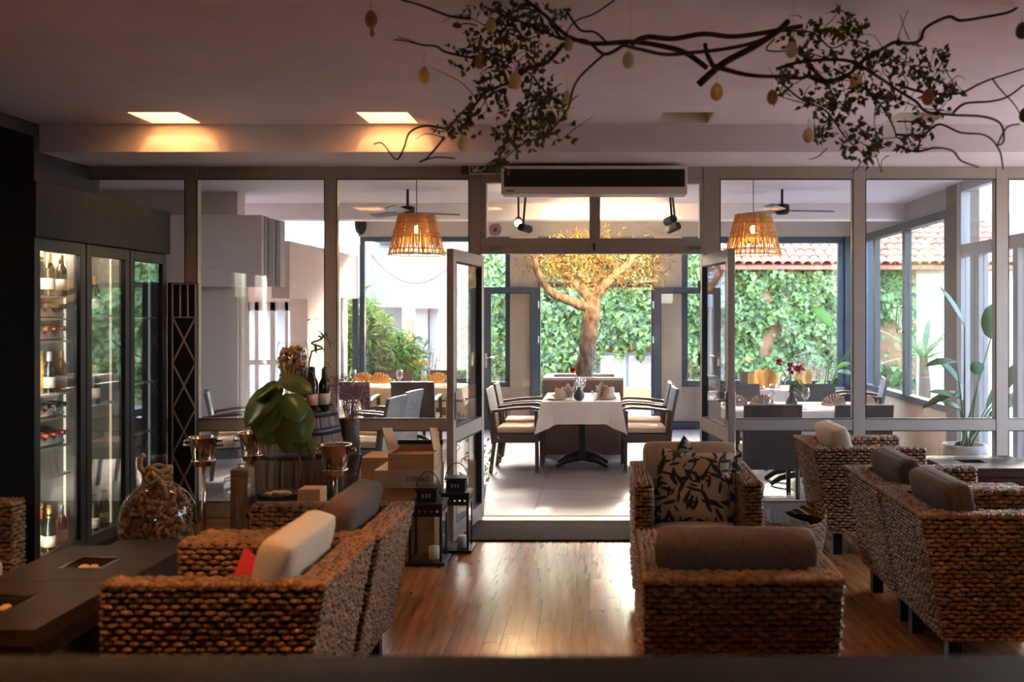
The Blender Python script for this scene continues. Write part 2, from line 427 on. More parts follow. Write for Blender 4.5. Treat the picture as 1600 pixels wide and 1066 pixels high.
def window(name, label, x0, x1, z0, z1, y, posts=(), t=.075, mat=m_blue):
    wnd = thing(name, label, None, (x0, y, z0)); struct(wnd, label)
    for a, b_ in (((x0,z0),(x1,z0+t)), ((x0,z1-t),(x1,z1)), ((x0,z0+t),(x0+t,z1-t)), ((x1-t,z0+t),(x1,z1-t))):
        MB().box((a[0],y-.04,a[1]), (b_[0],y+.04,b_[1])).build('window_frame', mat, wnd, world=True, bevel=.004)
    xs = [x0+t]
    for p in posts:
        MB().box((p-t/2,y-.035,z0+t), (p+t/2,y+.035,z1-t)).build('window_post', mat, wnd, world=True, bevel=.004); xs += [p-t/2, p+t/2]
    xs.append(x1-t)
    for k in range(0, len(xs), 2): MB().box((xs[k],y-.004,z0+t), (xs[k+1],y+.004,z1-t)).build('pane', m_glass, wnd, world=True)
    return wnd
window('window_1', 'wide anthracite framed window towards the bamboo and white building', WLx0+.02, WLx1, ZS, ZW, YB+.06, (), .07)
window('window_2', 'wide anthracite framed window towards the ivy covered wall', WRx0, WRx1, ZS, ZW, YB+.06, (), .09)
# door opening frame with transom glass
od = thing('door_3', 'anthracite frame of the open terrace doorway with glass above', None, (OX0,YB,0)); struct(od, 'anthracite frame of the open terrace doorway with glass above')
for a, b_ in ((OX0, OX0+.04), (OX1-.04, OX1)): MB().box((a,YB-.03,0), (b_,YB+.09,ZW)).build('door_jamb', m_blue, od, world=True)
MB().box((OX0+.04,YB-.02,2.0), (OX1-.04,YB+.06,2.07)).build('door_head', m_blue, od, world=True)
MB().box((OX0+.04,YB-.02,ZW-.06), (OX1-.04,YB+.06,ZW)).build('door_head', m_blue, od, world=True)
MB().box((OX0+.04,YB+.01,2.07), (OX1-.04,YB+.018,ZW-.06)).build('pane', m_glass, od, world=True)
LB = .765
leaf('door_4', 'anthracite glass terrace door leaf folded open against the left pier', (OX0+.01,YB-.075), R(183), LB, 1.99, m_blue, 1, rail=None, sw=.10)
leaf('door_5', 'anthracite glass terrace door leaf folded open against the right pier', (OX1-.01,YB-.075), R(-3), LB, 1.99, m_blue, 1, rail=None, sw=.10)
# left side of the terrace: wall facing the lounge, hanging header, side wall with a window
struct(MB().box((-7.2,10.4,0), (PX(371,10.4),10.62,2.95)).build('wall_terrace_left', m_pale), 'pale plaster wall on the left of the terrace')
struct(MB().box((-7.2,10.375,0), (PX(371,10.4),10.4,.10)).build('baseboard_left', M('grey_skirting', (.45,.43,.43), .6)), 'grey skirting along the pale terrace wall')
struct(MB().box((-7.0,10.18,PZ(448,10.2)), (PX(410,10.2),10.38,PZ(336,10.2))).build('trim_3', m_pale, bevel=.004), 'pale boxed header hanging above the left terrace opening')
for k, (a, b_, mt) in enumerate(((411,418,m_white), (419,428,M('grey_strip', (.42,.40,.40), .7)), (429,436,m_white))):
    struct(MB().box((PX(a,10.3),10.24+.05*k,PZ(448,10.3)), (PX(b_,10.3),10.40+.05*k,PZ(340+2*k,10.3))).build('trim_%d' % (4+k), mt), 'narrow vertical strip at the end of the boxed header, number %s from its left' % ('one','two','three')[k])
sd_fr = thing('window_3', '', None, (PX(371,10.5),10.5,0)); struct(sd_fr, 'grey and white sliding door frame at the left terrace opening')
MB().box((PX(371,10.5),10.44,0), (PX(379,10.5),10.56,PZ(449,10.5))).build('sliding_frame', M('grey_strip', ()), sd_fr, world=True)
MB().box((PX(379,10.5),10.46,0), (PX(386,10.5),10.54,PZ(449,10.5))).build('sliding_frame', m_white, sd_fr, world=True)
sw_ = thing('wall_terrace_side', '', None, (-3.6,12,0)); struct(sw_, 'pale side wall of the terrace with a window at its far end')
for a, b_ in (((-3.7,11.3,0), (-3.5,12.74,2.44)), ((-3.7,12.74,1.84), (-3.5,13.62,2.44)), ((-3.7,10.66,1.80), (-3.5,11.3,2.44)), ((-3.7,12.74,0), (-3.5,13.62,.5))):
    MB().box(a, b_).build('wall_section', m_pale, sw_, world=True)
for a, b_ in (((-3.56,12.74,.5), (-3.49,12.82,1.84)), ((-3.56,13.54,.5), (-3.49,13.62,1.84))): MB().box(a, b_).build('window_frame', m_blue, sw_, world=True)
MB().box((-3.64,12.82,.5), (-3.632,13.54,1.84)).build('pane', m_glass, sw_, world=True)
# far left: rear wall with a pale opening and white framed windows
rw = thing('wall_terrace_far_left', '', None, (-5.5,YB,0)); struct(rw, 'far pale wall with white framed windows behind the left opening')
zt = PZ(472,YB)
for a, b_ in (((-7.2,YB,zt), (-3.7,YB+.2,2.46)), ((-7.2,YP+.1,0), (-4.55,YP+.3,3.0)), ((-4.2,YB,0), (-3.7,YB+.2,zt))):
    MB().box(a, b_).build('wall_section', m_pale, rw, world=True)
MB().box((-7.2,YP+.1,0), (-7.0,YB+.2,3.0)).build('wall_section', m_pale, rw, world=True)
for px, wd in ((384,8), (400,6), (424,8), (447,5), (462,5), (476,6)):
    x = PX(px,YB+.1); MB().box((x,YB+.05,0), (x+wd*YB/F,YB+.12,zt)).build('window_post', m_white, rw, world=True)
MB().box((-5.2,YB+.05,zt-.12), (-4.2,YB+.12,zt)).build('window_rail', m_white, rw, world=True)
MB().box((-5.2,YB+.06,.9), (-4.2,YB+.10,.97)).build('window_rail', m_white, rw, world=True)
# ---------------------------------------------------------------- right side of the terrace
rt = thing('wall_terrace_right', '', None, (XR,11,0)); struct(rt, 'right terrace wall of sliding windows over a tan parapet')
MB().box((XR,10.04,0), (XR+.2,YB,ZS)).build('parapet', M('tan_parapet', (.60,.44,.31), .8, var=.05), rt, world=True)
MB().box((XR-.03,9.74,0), (XR+.2,10.04,2.95)).build('pier', M('taupe_pier', (.17,.125,.105), .7), rt, world=True)
MB().box((XR,10.04,ZW), (XR+.2,YB,2.96)).build('fascia', m_greyband, rt, world=True)
for a, b_ in ((ZS,ZS+.07), (ZW-.09,ZW)): MB().box((XR-.02,10.04,a), (XR+.1,YB,b_)).build('window_rail', M('sliding_frame_grey', (.09,.085,.085), .5), rt, world=True)
m_sl = MATS['sliding_frame_grey']
for y0, y1, x in ((10.04,10.13,XR), (11.45,11.56,XR), (11.57,11.66,XR+.05), (13.45,13.6,XR), (12.9,12.98,XR+.05)):
    MB().box((x-.02,y0,ZS+.07), (x+.05,y1,ZW-.09)).build('window_stile', m_sl, rt, world=True)
for y0, y1, x in ((10.13,11.45,XR+.02), (11.66,13.45,XR+.07)):
    MB().box((x-.004,y0,ZS+.07), (x+.004,y1,ZW-.09)).build('pane', m_glass, rt, world=True)
for y, x in ((11.50,XR-.03), (11.62,XR-.03)):
    MB().tube([(x+.03,y,1.42),(x-.03,y,1.40),(x-.045,y,1.5),(x-.045,y,1.62),(x-.03,y,1.72),(x+.03,y,1.70)], .010, 8).build('pull_handle', m_steel, rt, smooth=True, world=True)
rd = thing('door_6', '', None, (XR,8.7,0)); struct(rd, 'grey framed glazed side door and transom at the right of the terrace')
m_gdoor = M('grey_door_frame', (.34,.34,.37), .45, metal=.1)
for y0, y1 in ((9.62,9.74), (9.28,9.38), (9.16,9.27), (8.30,8.40), (7.76,7.86)):
    MB().box((XR-.03,y0,0), (XR+.06,y1,2.95 if (y0 > 9.5 or y0 < 8) else 2.2)).build('door_post', m_gdoor, rd, world=True)
for z0, z1 in ((2.2,2.32), (2.85,2.95), (0,.12)): MB().box((XR-.025,7.86,z0), (XR+.05,9.62,z1)).build('door_rail', m_gdoor, rd, world=True)
for y0, y1, z0, z1 in ((7.86,9.62,2.32,2.85), (9.38,9.62,.12,2.2), (8.40,9.16,.12,2.2), (7.86,8.30,.12,2.2)):
    MB().box((XR+.01,y0,z0), (XR+.018,y1,z1)).build('pane', m_glass, rd, world=True)
# ================================================================ outside
m_ground = M('courtyard_paving', (.52,.46,.40), .9, var=.10, scale=2)
struct(MB().box((-30,YB+.35,-.12), (30,60,-.03)).build('ground', m_ground), 'pale courtyard paving outside the terrace')
struct(MB().box((-30,-30,-.12), (30,-3.25,-.03)).build('ground_front', m_ground), 'pale paving on the street side')
struct(MB().box((XR+.22,-3,-.12), (30,YB+.35,-.03)).build('ground_side', m_ground), 'pale paving beside the terrace')
struct(MB().box((-30,YP,-.12), (-7.2,YB+.35,-.03)).build('ground_left', m_ground), 'pale paving left of the terrace')
# garden wall with ivy and a red tiled roof behind it
YI = 17.6
hw = thing('garden_house', 'low terracotta house behind the ivy with a red barrel tile roof', 'building', (2.5,YI,0))
m_terra = M('terracotta_render', (.62,.30,.16), .9, var=.12, scale=2)
MB().box((-2.2,YI,0), (9.5,YI+.25,2.44)).build('wall', m_terra, hw, world=True)
m_rt = M('roof_tile_clay', (.60,.24,.14), .8, obj=True, var=.18, scale=5)
tile = MB()
tp = [(.085*math.cos(PI*k/8), .07*math.sin(PI*k/8)) for k in range(9)]
tile.grid(lambda u, v: (.085*math.cos(PI*u)*(1-.12*v), v*.40, .065*math.sin(PI*u)*(1-.12*v)+.012*(1-v)), 8, 1)
slope = math.atan(.40)
tdat = None
for i in range(33):
    for j in range(9):
        if tdat is None:
            o = tile.build('roof_tile', m_rt, hw, solid=.012, smooth=True); tdat = o
        else: o = tdat.copy(); COL.objects.link(o); o.parent = hw
        o.location = (2.05+i*.175-2.5, -.42+j*.36*math.cos(slope), 2.50+j*.36*math.sin(slope)+rnd.uniform(-.006,.006)); o.rotation_euler = (slope, 0, rnd.uniform(-.02,.02))
rf = MB().prism([(YI-.38,2.42), (YI-.38,2.49), (YI+2.9,3.78), (YI+2.9,3.71)], 0, 1.95, 9.5); rf.build('roof_deck', M('roof_deck', (.45,.17,.10), .85, var=.2), hw, world=True)
MB().box((5.7,YI-.03,0), (9.5,YI-.001,2.42)).build('cream_wall', M('cream_render', (.72,.64,.52), .9), hw, world=True)
# upper yellow house far behind
yh = thing('yellow_house', 'sunlit yellow house wall rising above the tiled roof', 'building', (8,24,0))
MB().box((4.6,23,0), (14,24,7.0)).build('wall', M('yellow_render', (.75,.56,.28), .9, var=.05), yh, world=True)
MB().box((4.4,22.6,4.0), (14,23,4.35)).build('cornice', M('cream_render', (.80,.72,.58), .9), yh, world=True)
MB().box((4.4,22.6,5.2), (14,23,5.45)).build('cornice', MATS['cream_render'], yh, world=True)
# low white shuttered window and orange base at the foot of the ivy
lw = thing('shuttered_window', 'white window with slatted shutters below the hanging ivy', 'window', (.5,YI-.05,0))
MB().box((-.12,YI-.05,.12), (.92,YI-.003,.92)).build('surround', m_white, lw, world=True)
for k in range(2):
    x0 = -.08+k*.52
    MB().box((x0,YI-.075,.20), (x0+.46,YI-.05,.86)).build('shutter', M('white_shutter', (.78,.72,.70), .7), lw, world=True)
    for j in range(4): MB().box((x0+.03,YI-.085,.25+j*.15), (x0+.43,YI-.074,.36+j*.15)).build('slat', M('pinkish_slat', (.62,.48,.45), .7), lw, world=True)
pl = tag(MB().box((.28,YI-.9,-.03), (1.2,YI-.6,.33)).build('garden_kerb', M('orange_kerb', (.80,.42,.20), .85, var=.06), bevel=.02), 'low sunlit orange garden kerb beyond the right door leaf', 'kerb')
# ivy: thousands of leaves
def leafshape(b, p, n, up, L, W, curl=.15, k=4):
    n = n.normalized(); s_ = up.cross(n)
    if s_.length < 1e-4: s_ = n.orthogonal()
    s_.normalize(); up = n.cross(s_).normalized()
    if k == 4:
        b.add([p, p+up*L*.45-s_*W*.5+n*L*curl, p+up*L, p+up*L*.45+s_*W*.5+n*L*curl], [(0,1,2),(0,2,3)])
    else:   # lobed ivy leaf
        b.add([p, p-s_*W*.5+up*L*.12+n*L*curl, p-s_*W*.30+up*L*.5, p+up*L+n*-.1*L, p+s_*W*.30+up*L*.5, p+s_*W*.5+up*L*.12+n*L*curl], [(0,1,2),(0,2,3),(0,3,4),(0,4,5)])
m_ivy = M('ivy_leaf', (.28,.38,.125), .22, island=.85, hue=.035, trans=.30, spec=.6)
ivy = MB()
for k in range(20000):
    x = rnd.uniform(-2.25, 5.6); z = rnd.random()**.9*2.80
    if x > 1.85 and z > 2.46+.06*math.sin(x*11): continue
    lim = .08
    if x > 3.4: lim = .25+.5*math.sin(x*2.1)
    if -.15 < x < .98: lim = .92+.15*math.sin(x*17)
    if z < lim: continue
    hole = (abs(x-3.02-.1*math.sin(z*5)) < .13 and .55 < z < 2.1 and math.sin(z*6+1) > -.2) or (4.9 < x < 5.5 and .7 < z < 1.5)
    if hole and rnd.random() < .96: continue
    bulge = .20+.16*math.sin(x*3.1+z*2)*math.sin(z*4.3-x)+.10*math.sin(x*9+z*7)
    y = YI-.02-max(.02, bulge)*rnd.uniform(.35,1)
    y = max(y, YI-.34) if x > 1.8 else y
    n = Vector((rnd.gauss(0,.5), -1, rnd.gauss(.35,.5))); L = rnd.uniform(.065,.125)
    leafshape(ivy, Vector((x,y,z)), n, Vector((rnd.gauss(0,.6),0,-1)), L, L*1.05, .12, 6)
tag(ivy.build('ivy', m_ivy, fix=False), 'dense green ivy covering the garden wall', 'ivy', kind='stuff')
# white building at the left
wbld = thing('white_building', 'bright white modern building with overhanging slab and square columns', 'building', (-4.2,19,0))
def wbox(n, x0, x1, y0, y1, z0, z1, mat=m_white): return MB().box((x0,y0,z0), (x1,y1,z1)).build(n, mat, wbld, world=True)
YW = 19.0
wbox('overhang', PX(575,YW), PX(716,YW), YW, YW+1.5, PZ(480,YW), PZ(398,YW))
wbox('overhang', -8.0, PX(574,YW-.3), YW-.4, YW+1.4, PZ(480,YW-.4), PZ(392,YW-.4))
wbox('wall', -10, PX(628,YW+1.6), YW+1.6, YW+1.9, 0, PZ(382,YW+1.6))
wbox('wall', PX(628,YW+3), PX(740,YW+3), YW+3.0, YW+3.3, 0, 1.8, M('cream_render', ()))
wbox('column', PX(649,YW+.4), PX(668,YW+.4), YW+.4, YW+.8, 0, PZ(482,YW+.4))
wbox('column', PX(671,YW+.5), PX(683,YW+.5), YW+.5, YW+.8, 0, PZ(482,YW+.4))
wbox('upper_slab', PX(560,YW), PX(690,YW), YW+.3, YW+4, PZ(372,YW), PZ(350,YW))
wbox('window', PX(632,YW+2.9), PX(644,YW+2.9), YW+2.9, YW+3.0, .5, 1.5, M('tan_window', (.55,.40,.27), .6))
for px in (620, 632):
    for py in (447, 468):
        wbox('fixing_plate', PX(px,YW), PX(px+4,YW), YW-.02, YW, PZ(py+4,YW), PZ(py,YW), M('grey_fixing', (.45,.44,.44), .5))
cb = [P(580+(700-580)*t, 398+ (34*4*t*(1-t)) + 20*t, 18.985) for t in [i/14 for i in range(15)]]
tag(MB().tube(cb, .008, 5).build('cable', M('red_cable', (.35,.08,.06), .6)), 'thin reddish cable sagging in front of the white building', 'cable')
# bamboo and shrubs
def bush(name, label, cat, c, r, n, L, W, mat, stems=14, trunk=(.14,.16,.05), droop=.4, dens=1):
    t = thing(name, label, cat, (c[0],c[1],0))
    s_ = MB()
    for k in range(stems):
        a = rnd.uniform(0, 2*PI); q = rnd.random()**.5
        x = math.cos(a)*r[0]*q; y = math.sin(a)*r[1]*q
        h = c[2]+r[2]*rnd.uniform(.2,.9)
        s_.tube([(x*.4,y*.4,-.02),(x*.8,y*.8,h*.5),(x*1.05,y*1.05,h)], [.012,.009,.004], 5)
    s_.build('stem', M(name+'_stem', trunk, .7), t)
    f = MB()
    for k in range(n):
        d = Vector((rnd.gauss(0,1), rnd.gauss(0,1), rnd.gauss(0,1))).normalized()*(rnd.random()**.4)
        p = Vector((d.x*r[0], d.y*r[1], c[2]+d.z*r[2]))
        nn = Vector((rnd.gauss(0,.7), -.6+rnd.gauss(0,.5), .6+rnd.gauss(0,.4)))
        leafshape(f, p, nn, Vector((rnd.gauss(0,.8), rnd.gauss(0,.5), -droop+rnd.gauss(0,.4))), L*rnd.uniform(.6,1.3), W*rnd.uniform(.7,1.3))
    stuff(f.build('foliage', mat, t, fix=False))
    return t
m_bamboo = M('bamboo_leaf', (.16,.24,.055), .4, island=.6, hue=.03, trans=.35)
bush('bamboo_bush', 'leafy green bamboo clump outside the left terrace window', 'bush', (PX(560,15.2),15.2,1.05), (.55,.5,.95), 2600, .19, .036, m_bamboo)
bush('bamboo_bush', 'lower spreading green shrub right beside the tall bamboo clump', 'bush', (PX(608,15.4),15.4,.72), (.62,.5,.68), 2400, .17, .035, m_bamboo)
m_sparse = M('silver_leaf', (.20,.23,.16), .5, island=.4, trans=.25)
bush('olive_shrub', 'sparse silvery shrub before the white columns', 'bush', (PX(655,15.6),15.6,.62), (.36,.3,.68), 420, .07, .03, m_sparse, 16, (.12,.09,.06))
bush('olive_shrub', 'pale feathery shrub by the ivy at the right terrace window', 'bush', (PX(1265,15.5),15.5,.5), (.42,.3,.55), 900, .07, .02, M('pale_leaf', (.42,.44,.30), .6, island=.3, trans=.3), 16, (.2,.16,.1))
# trees on the slope behind
m_far = M('far_tree_leaf', (.20,.29,.17), .6, island=.6, hue=.03, trans=.3)
for k, (x, y, h, r_, lab) in enumerate(((-4.6,38,5.8,4.3,'hazy green tree far behind the white building'), (4.4,36,6.0,4.3,'hazy tall tree behind the ivy, right of the doorway'),
        (-1.0,27,4.3,2.6,'hazy tree behind the ivy, framed by the open doorway'), (13.4,40,6.4,4.4,'hazy tree far behind the yellow house'))):
    t = thing('garden_tree', lab, 'tree', (x,y,0), 0, 'far trees')
    MB().tube([(0,0,0),(.1,0,h*.4),(0,.1,h)], [.25,.2,.06], 8).build('trunk', M('bark_far', (.15,.11,.08), .9), t)
    f = MB()
    for q in range(int(230*r_*r_)):
        d = Vector((rnd.gauss(0,1), rnd.gauss(0,1), rnd.gauss(0,1))).normalized()*(rnd.random()**.35)
        p = Vector((d.x*r_, d.y*r_, h+d.z*r_*1.05))
        leafshape(f, p, Vector((rnd.gauss(0,.7),-1,rnd.gauss(.4,.6))), Vector((rnd.gauss(0,1),0,rnd.gauss(0,1))), .50, .34, .15)
    stuff(f.build('foliage', m_far, t, fix=False))
# palm seen through the right sliding window
pm = thing('palm', 'fan of long pale palm fronds outside the right sliding window', 'palm', (4.78,14.4,0))
m_palm = M('palm_leaf', (.20,.27,.12), .5, island=.4, trans=.35)
MB().tube([(0,0,-.03),(.02,0,.5),(0,0,1.0)], [.10,.09,.06], 8).build('trunk', M('palm_trunk', (.20,.14,.09), .9), pm)
for k in range(22):
    a = 2*PI*k/22+rnd.uniform(-.1,.1); el = rnd.uniform(.1,1.1); b = MB()
    L_ = rnd.uniform(.9,1.3); d = Vector((math.cos(a)*math.cos(el), math.sin(a)*math.cos(el), math.sin(el)))
    s_ = d.cross(Vector((0,0,1))).normalized(); pts = []
    for q in range(6):
        tt = q/5; c = Vector((0,0,.95))+d*L_*tt+Vector((0,0,-.35*tt*tt)); wv = .045*math.sin(PI*(.12+.88*tt))+.004
        pts.append((c-s_*wv, c, c+s_*wv))
    vv = [v for p in pts for v in (p[0], p[1]-Vector((0,0,.008)), p[2])]
    b.add(vv, [(3*q+e, 3*q+e+1, 3*q+e+4, 3*q+e+3) for q in range(5) for e in (0,1)])
    b.build('frond', m_palm, pm, fix=False)
# pale neighbouring wall on the right side of the courtyard
struct(MB().box((7.8,6,0), (8.0,16,2.2)).build('wall_garden_right', m_white), 'white garden wall beyond the right side door')
# ================================================================ recessed ceiling lamps
m_recess = M('recess_plaster', (.80,.74,.66), .85)
def recess_lamp(x, y0, y1, lit, label, power=0):
    t = thing('ceiling_lamp', label, 'lamp', (x,(y0+y1)/2,ZC), 0, 'square recessed ceiling lamps')
    h = .36; b = MB(); H2 = HW-.003; ya, yb = y0+.003, y1-.003; q = .010; z = ZC+.001
    b.box((x-H2,ya,z), (x-H2+q,yb,ZC+h)); b.box((x+H2-q,ya,z), (x+H2,yb,ZC+h))
    b.box((x-H2+q,ya,z), (x+H2-q,ya+q,ZC+h)); b.box((x-H2+q,yb-q,z), (x+H2-q,yb,ZC+h)); b.box((x-H2,ya,ZC+h), (x+H2,yb,ZC+h+q))
    b.build('recess_box', m_recess, t, world=True)
    d = MB().lathe([(.05,0),(.05,.05)], (x,(y0+y1)/2,ZC+h-.052), 16)
    d.build('bulb', EM('warm_bulb', (1,.50,.18), 1) if lit else M('bulb_off', (.6,.58,.55), .4), t, world=True)
    if lit:
        l = bpy.data.lights.new('recess_light', 'POINT'); l.energy = power; l.color = (1,.50,.18); l.shadow_soft_size = .008
        lo = bpy.data.objects.new('recess_light', l); COL.objects.link(lo); lo.parent = t; lo.location = (0,0,h-.075)
for k, lx in enumerate(LX):
    recess_lamp(lx, *ROWS[1], k < 2, ('square recessed lamp glowing above the wine fridges', 'square recessed lamp glowing left of the hanging branches',
        'dark unlit square recess above the air curtain', 'dark unlit square recess behind the right end of the branches')[k], 2.4)
    recess_lamp(lx, *ROWS[0], True, ('recessed lamp nearest the left coffee tables', 'recessed lamp above the left wicker armchairs', 'recessed lamp above the armchair seen from behind', 'recessed lamp above the right wicker armchairs')[k], (10,22,3,3)[k])
# ================================================================ bar ledge in the foreground
bl = thing('bar_counter', 'dark wooden bar counter edge blurred in the foreground', 'counter', (0,1.1,0))
m_bar = WOODM('bar_wood', (.008,.0045,.004), (.014,.007,.006), .55, 'X', 2)
MATS['bar_wood'].node_tree.nodes['Principled BSDF'].inputs['Specular IOR Level'].default_value = .07
MB().box((-2.6,.55,1.055), (2.6,1.5,1.10)).build('counter_top', m_bar, bl, world=True, bevel=.012)
MB().box((-2.6,.6,0), (2.6,1.40,1.055)).build('counter_body', m_black, bl, world=True)
# ================================================================ woven armchairs
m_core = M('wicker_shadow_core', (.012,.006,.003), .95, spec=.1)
def wickermat(name, col, col2):
    m = M(name, col, .55, col2=col2, scale=26, island=.28)
    nt = m.node_tree; b = nt.nodes['Principled BSDF']; L = nt.links.new
    tc = nt.nodes.new('ShaderNodeTexCoord'); wv = nt.nodes.new('ShaderNodeTexWave'); wv.bands_direction = 'DIAGONAL'
    wv.inputs['Scale'].default_value = 42; wv.inputs['Distortion'].default_value = 1.5
    bp = nt.nodes.new('ShaderNodeBump'); bp.inputs['Strength'].default_value = .7; bp.inputs['Distance'].default_value = .006
    L(tc.outputs['Object'], wv.inputs['Vector']); L(wv.outputs['Fac'], bp.inputs['Height']); L(bp.outputs[0], b.inputs['Normal'])
    return m
m_wick = wickermat('water_hyacinth', (.165,.074,.026), (.33,.165,.065))
BST = [(-1,.30,.0), (-.6,.88,.75), (0,1,1), (.6,.88,.75), (1,.30,.0)]
BAR = [(math.cos(PI*k/3), math.sin(PI*k/3)) for k in range(4)]
def bump(b, c, u, v, n, L, W, T):
    vs = []
    for s_, wd, hh in BST:
        for ca, sa in BAR: vs.append(c+u*(s_*L/2)+v*(ca*W/2*wd)+n*(T*(sa*(.25+.75*hh)) - .003))
    fs = [(4*i+j, 4*i+j+1, 4*i+j+5, 4*i+j+4) for i in range(4) for j in range(3)]
    b.add(vs, fs)
PU, PV = .047, .0205
def weave(b, o, u, v, n, H, rng, pu=PU, pv=PV, T=.0165, ph=0):
    # rows along u stacked along v; rng(h) gives the span of the row at height h
    o, u, v, n = Vector(o), Vector(u).normalized(), Vector(v).normalized(), Vector(n).normalized()
    nv = max(1, round(H/pv)); pv = H/nv
    for j in range(nv):
        h = (j+.5)*pv; a, e = rng(h); nn = max(1, round((e-a)/pu)); q = (e-a)/nn
        for i in range(nn+(1 if (j+ph) % 2 else 0)):
            s_ = a+(i+(0 if (j+ph) % 2 else .5))*q
            s0, s1 = max(a, s_-q*.53), min(e, s_+q*.53)
            bump(b, o+u*((s0+s1)/2+rnd.uniform(-.002,.002))+v*(h+rnd.uniform(-.003,.003)), (u+v*rnd.uniform(-.12,.12)), v, n, s1-s0, pv*1.02, T*rnd.uniform(.7,1.3))
AW, AD, AH, AZ0, AT = .70, .77, .73, .15, .115     # armchair width, depth, height, underside, arm thickness
def make_armchair():
    t = thing('wicker_armchair', '', 'armchair')
    hb, hf = -AD/2, AD/2; bb = hb+.11          # back outer edge at the top and at the bottom
    e = .012                                   # weave thickness in front of the core
    def backy(h): return bb+(hb-bb)*h/(AH-AZ0)
    for s_ in (-1, 1):
        xo, xi = s_*(AW/2-e), s_*(AW/2-AT+e)
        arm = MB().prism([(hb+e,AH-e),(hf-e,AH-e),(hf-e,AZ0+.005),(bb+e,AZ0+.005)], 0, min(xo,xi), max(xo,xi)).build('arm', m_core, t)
        b = MB()
        weave(b, (s_*(AW/2-e),0,AZ0), (0,1,0), (0,0,1), (s_,0,0), AH-AZ0-.012, lambda h: (backy(h)+.004, hf-.006))
        weave(b, (s_*(AW/2-AT+e),0,.36), (0,1,0), (0,0,1), (-s_,0,0), AH-.36-.012, lambda h: (hb+.10, hf-.006))
        weave(b, (s_*(AW/2-.008) if s_ > 0 else -AW/2+.008,0,AH-e), (0,1,0), (-s_,0,0), (0,0,1), AT-.016, lambda h: (hb+.006, hf-.006))
        weave(b, (s_*(AW/2-AT/2),hf-e,AZ0), (1,0,0), (0,0,1), (0,1,0), AH-AZ0-.01, lambda h: (-AT/2+.006, AT/2-.006))
        stuff(b.build('weave', m_wick, arm, smooth=True, fix=False))
        # braided edge roll along the upper outer rim
        rl = MB(); n = 34
        for k in range(n):
            y = hb+.01+(AD-.02)*(k+.5)/n
            bump(rl, Vector((s_*(AW/2-.010),y,AH-.010)), Vector((-s_*.5,1,0)).normalized(), Vector((-s_*.5,-.3,1)).normalized(), Vector((s_,0,1)).normalized(), .034, .024, .012)
        stuff(rl.build('rim_braid', m_wick, arm, smooth=True, fix=False))
    bk = MB(); x = AW/2-AT
    bk.prism([(hb+e,AH-e),(hb+.115,AH-e),(hb+.20,.34),(bb+.10,AZ0+.005),(bb+e,AZ0+.005)], 0, -x-.01, x+.01)
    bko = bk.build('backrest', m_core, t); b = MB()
    nrm = Vector((0,-1,-.19)).normalized(); vv = Vector((0,hb-bb,AH-AZ0))
    weave(b, (0,bb+e,AZ0), (1,0,0), vv, nrm, vv.length-.012, lambda h: (-AW/2+.012, AW/2-.012))
    weave(b, (0,hb+.008,AH-e), (1,0,0), (0,1,0), (0,0,1), .112, lambda h: (-AW/2+.02, AW/2-.02))
    weave(b, (0,hb+.115,AH-.20), (1,0,0), (0,.30,-1), (0,1,.1), .0205*3, lambda h: (-x, x))
    stuff(b.build('weave', m_wick, bko, smooth=True, fix=False))
    rl = MB()
    for k in range(30):
        xx = -AW/2+.012+(AW-.024)*(k+.5)/30
        bump(rl, Vector((xx,hb+.010,AH-.010)), Vector((1,.4,0)).normalized(), Vector((-.3,.4,1)).normalized(), Vector((0,-1,1)).normalized(), .034, .024, .012)
    stuff(rl.build('rim_braid', m_wick, bko, smooth=True, fix=False))
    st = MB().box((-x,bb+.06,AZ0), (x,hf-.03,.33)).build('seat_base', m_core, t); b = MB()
    weave(b, (0,hf-.03,AZ0), (1,0,0), (0,0,1), (0,1,0), .18, lambda h: (-x, x))
    stuff(b.build('weave', m_wick, st, smooth=True, fix=False))
    cushion_mesh((2*x-.015, .56, .13)).build('seat_cushion', m_cream, t, smooth=True).location = (0,.075,.40)
    for sx in (-1, 1):
        for y in (bb+.07, hf-.07): MB().box((sx*(AW/2-.09)-.03,y-.03,0), (sx*(AW/2-.09)+.03,y+.03,AZ0+.01)).build('leg', m_black, t)
    return t
def cushion_mesh(size, n=9, puff=.10, edge=.3, noise=.0015, r=None):
    # rounded box of fabric centred on the origin, its broad faces slightly puffed
    b = MB(); h = Vector(size)/2; r = r or min(h)*.62
    thin = min(range(3), key=lambda i: size[i]); o1, o2 = [i for i in range(3) if i != thin]
    idx = {}
    def pt(q):
        k = tuple(round(c, 4) for c in q)
        if k in idx: return idx[k]
        s_ = Vector((q[0]*h[0], q[1]*h[1], q[2]*h[2]))
        inn = Vector([max(-(h[i]-r), min(h[i]-r, s_[i])) for i in range(3)]); d = s_-inn
        p = inn+d.normalized()*r if d.length > 1e-9 else s_
        u, v = q[o1], q[o2]; p[thin] *= 1+puff*2*(1-u*u)*(1-v*v)
        p += Vector((rnd.uniform(-1,1),rnd.uniform(-1,1),rnd.uniform(-1,1)))*noise
        idx[k] = len(b.v); b.v.append(p); return idx[k]
    t = [math.sin(PI/2*(2*i/n-1)) for i in range(n+1)]
    for ax in range(3):
        for sg in (-1, 1):
            def q(i, j):
                c = [0,0,0]; c[ax] = sg; c[(ax+1) % 3] = t[i]; c[(ax+2) % 3] = t[j]; return pt(c)
            for i in range(n):
                for j in range(n):
                    f = (q(i,j), q(i+1,j), q(i+1,j+1), q(i,j+1)); b.f.append(f if sg > 0 else f[::-1]); b.fm.append(0)
    return b
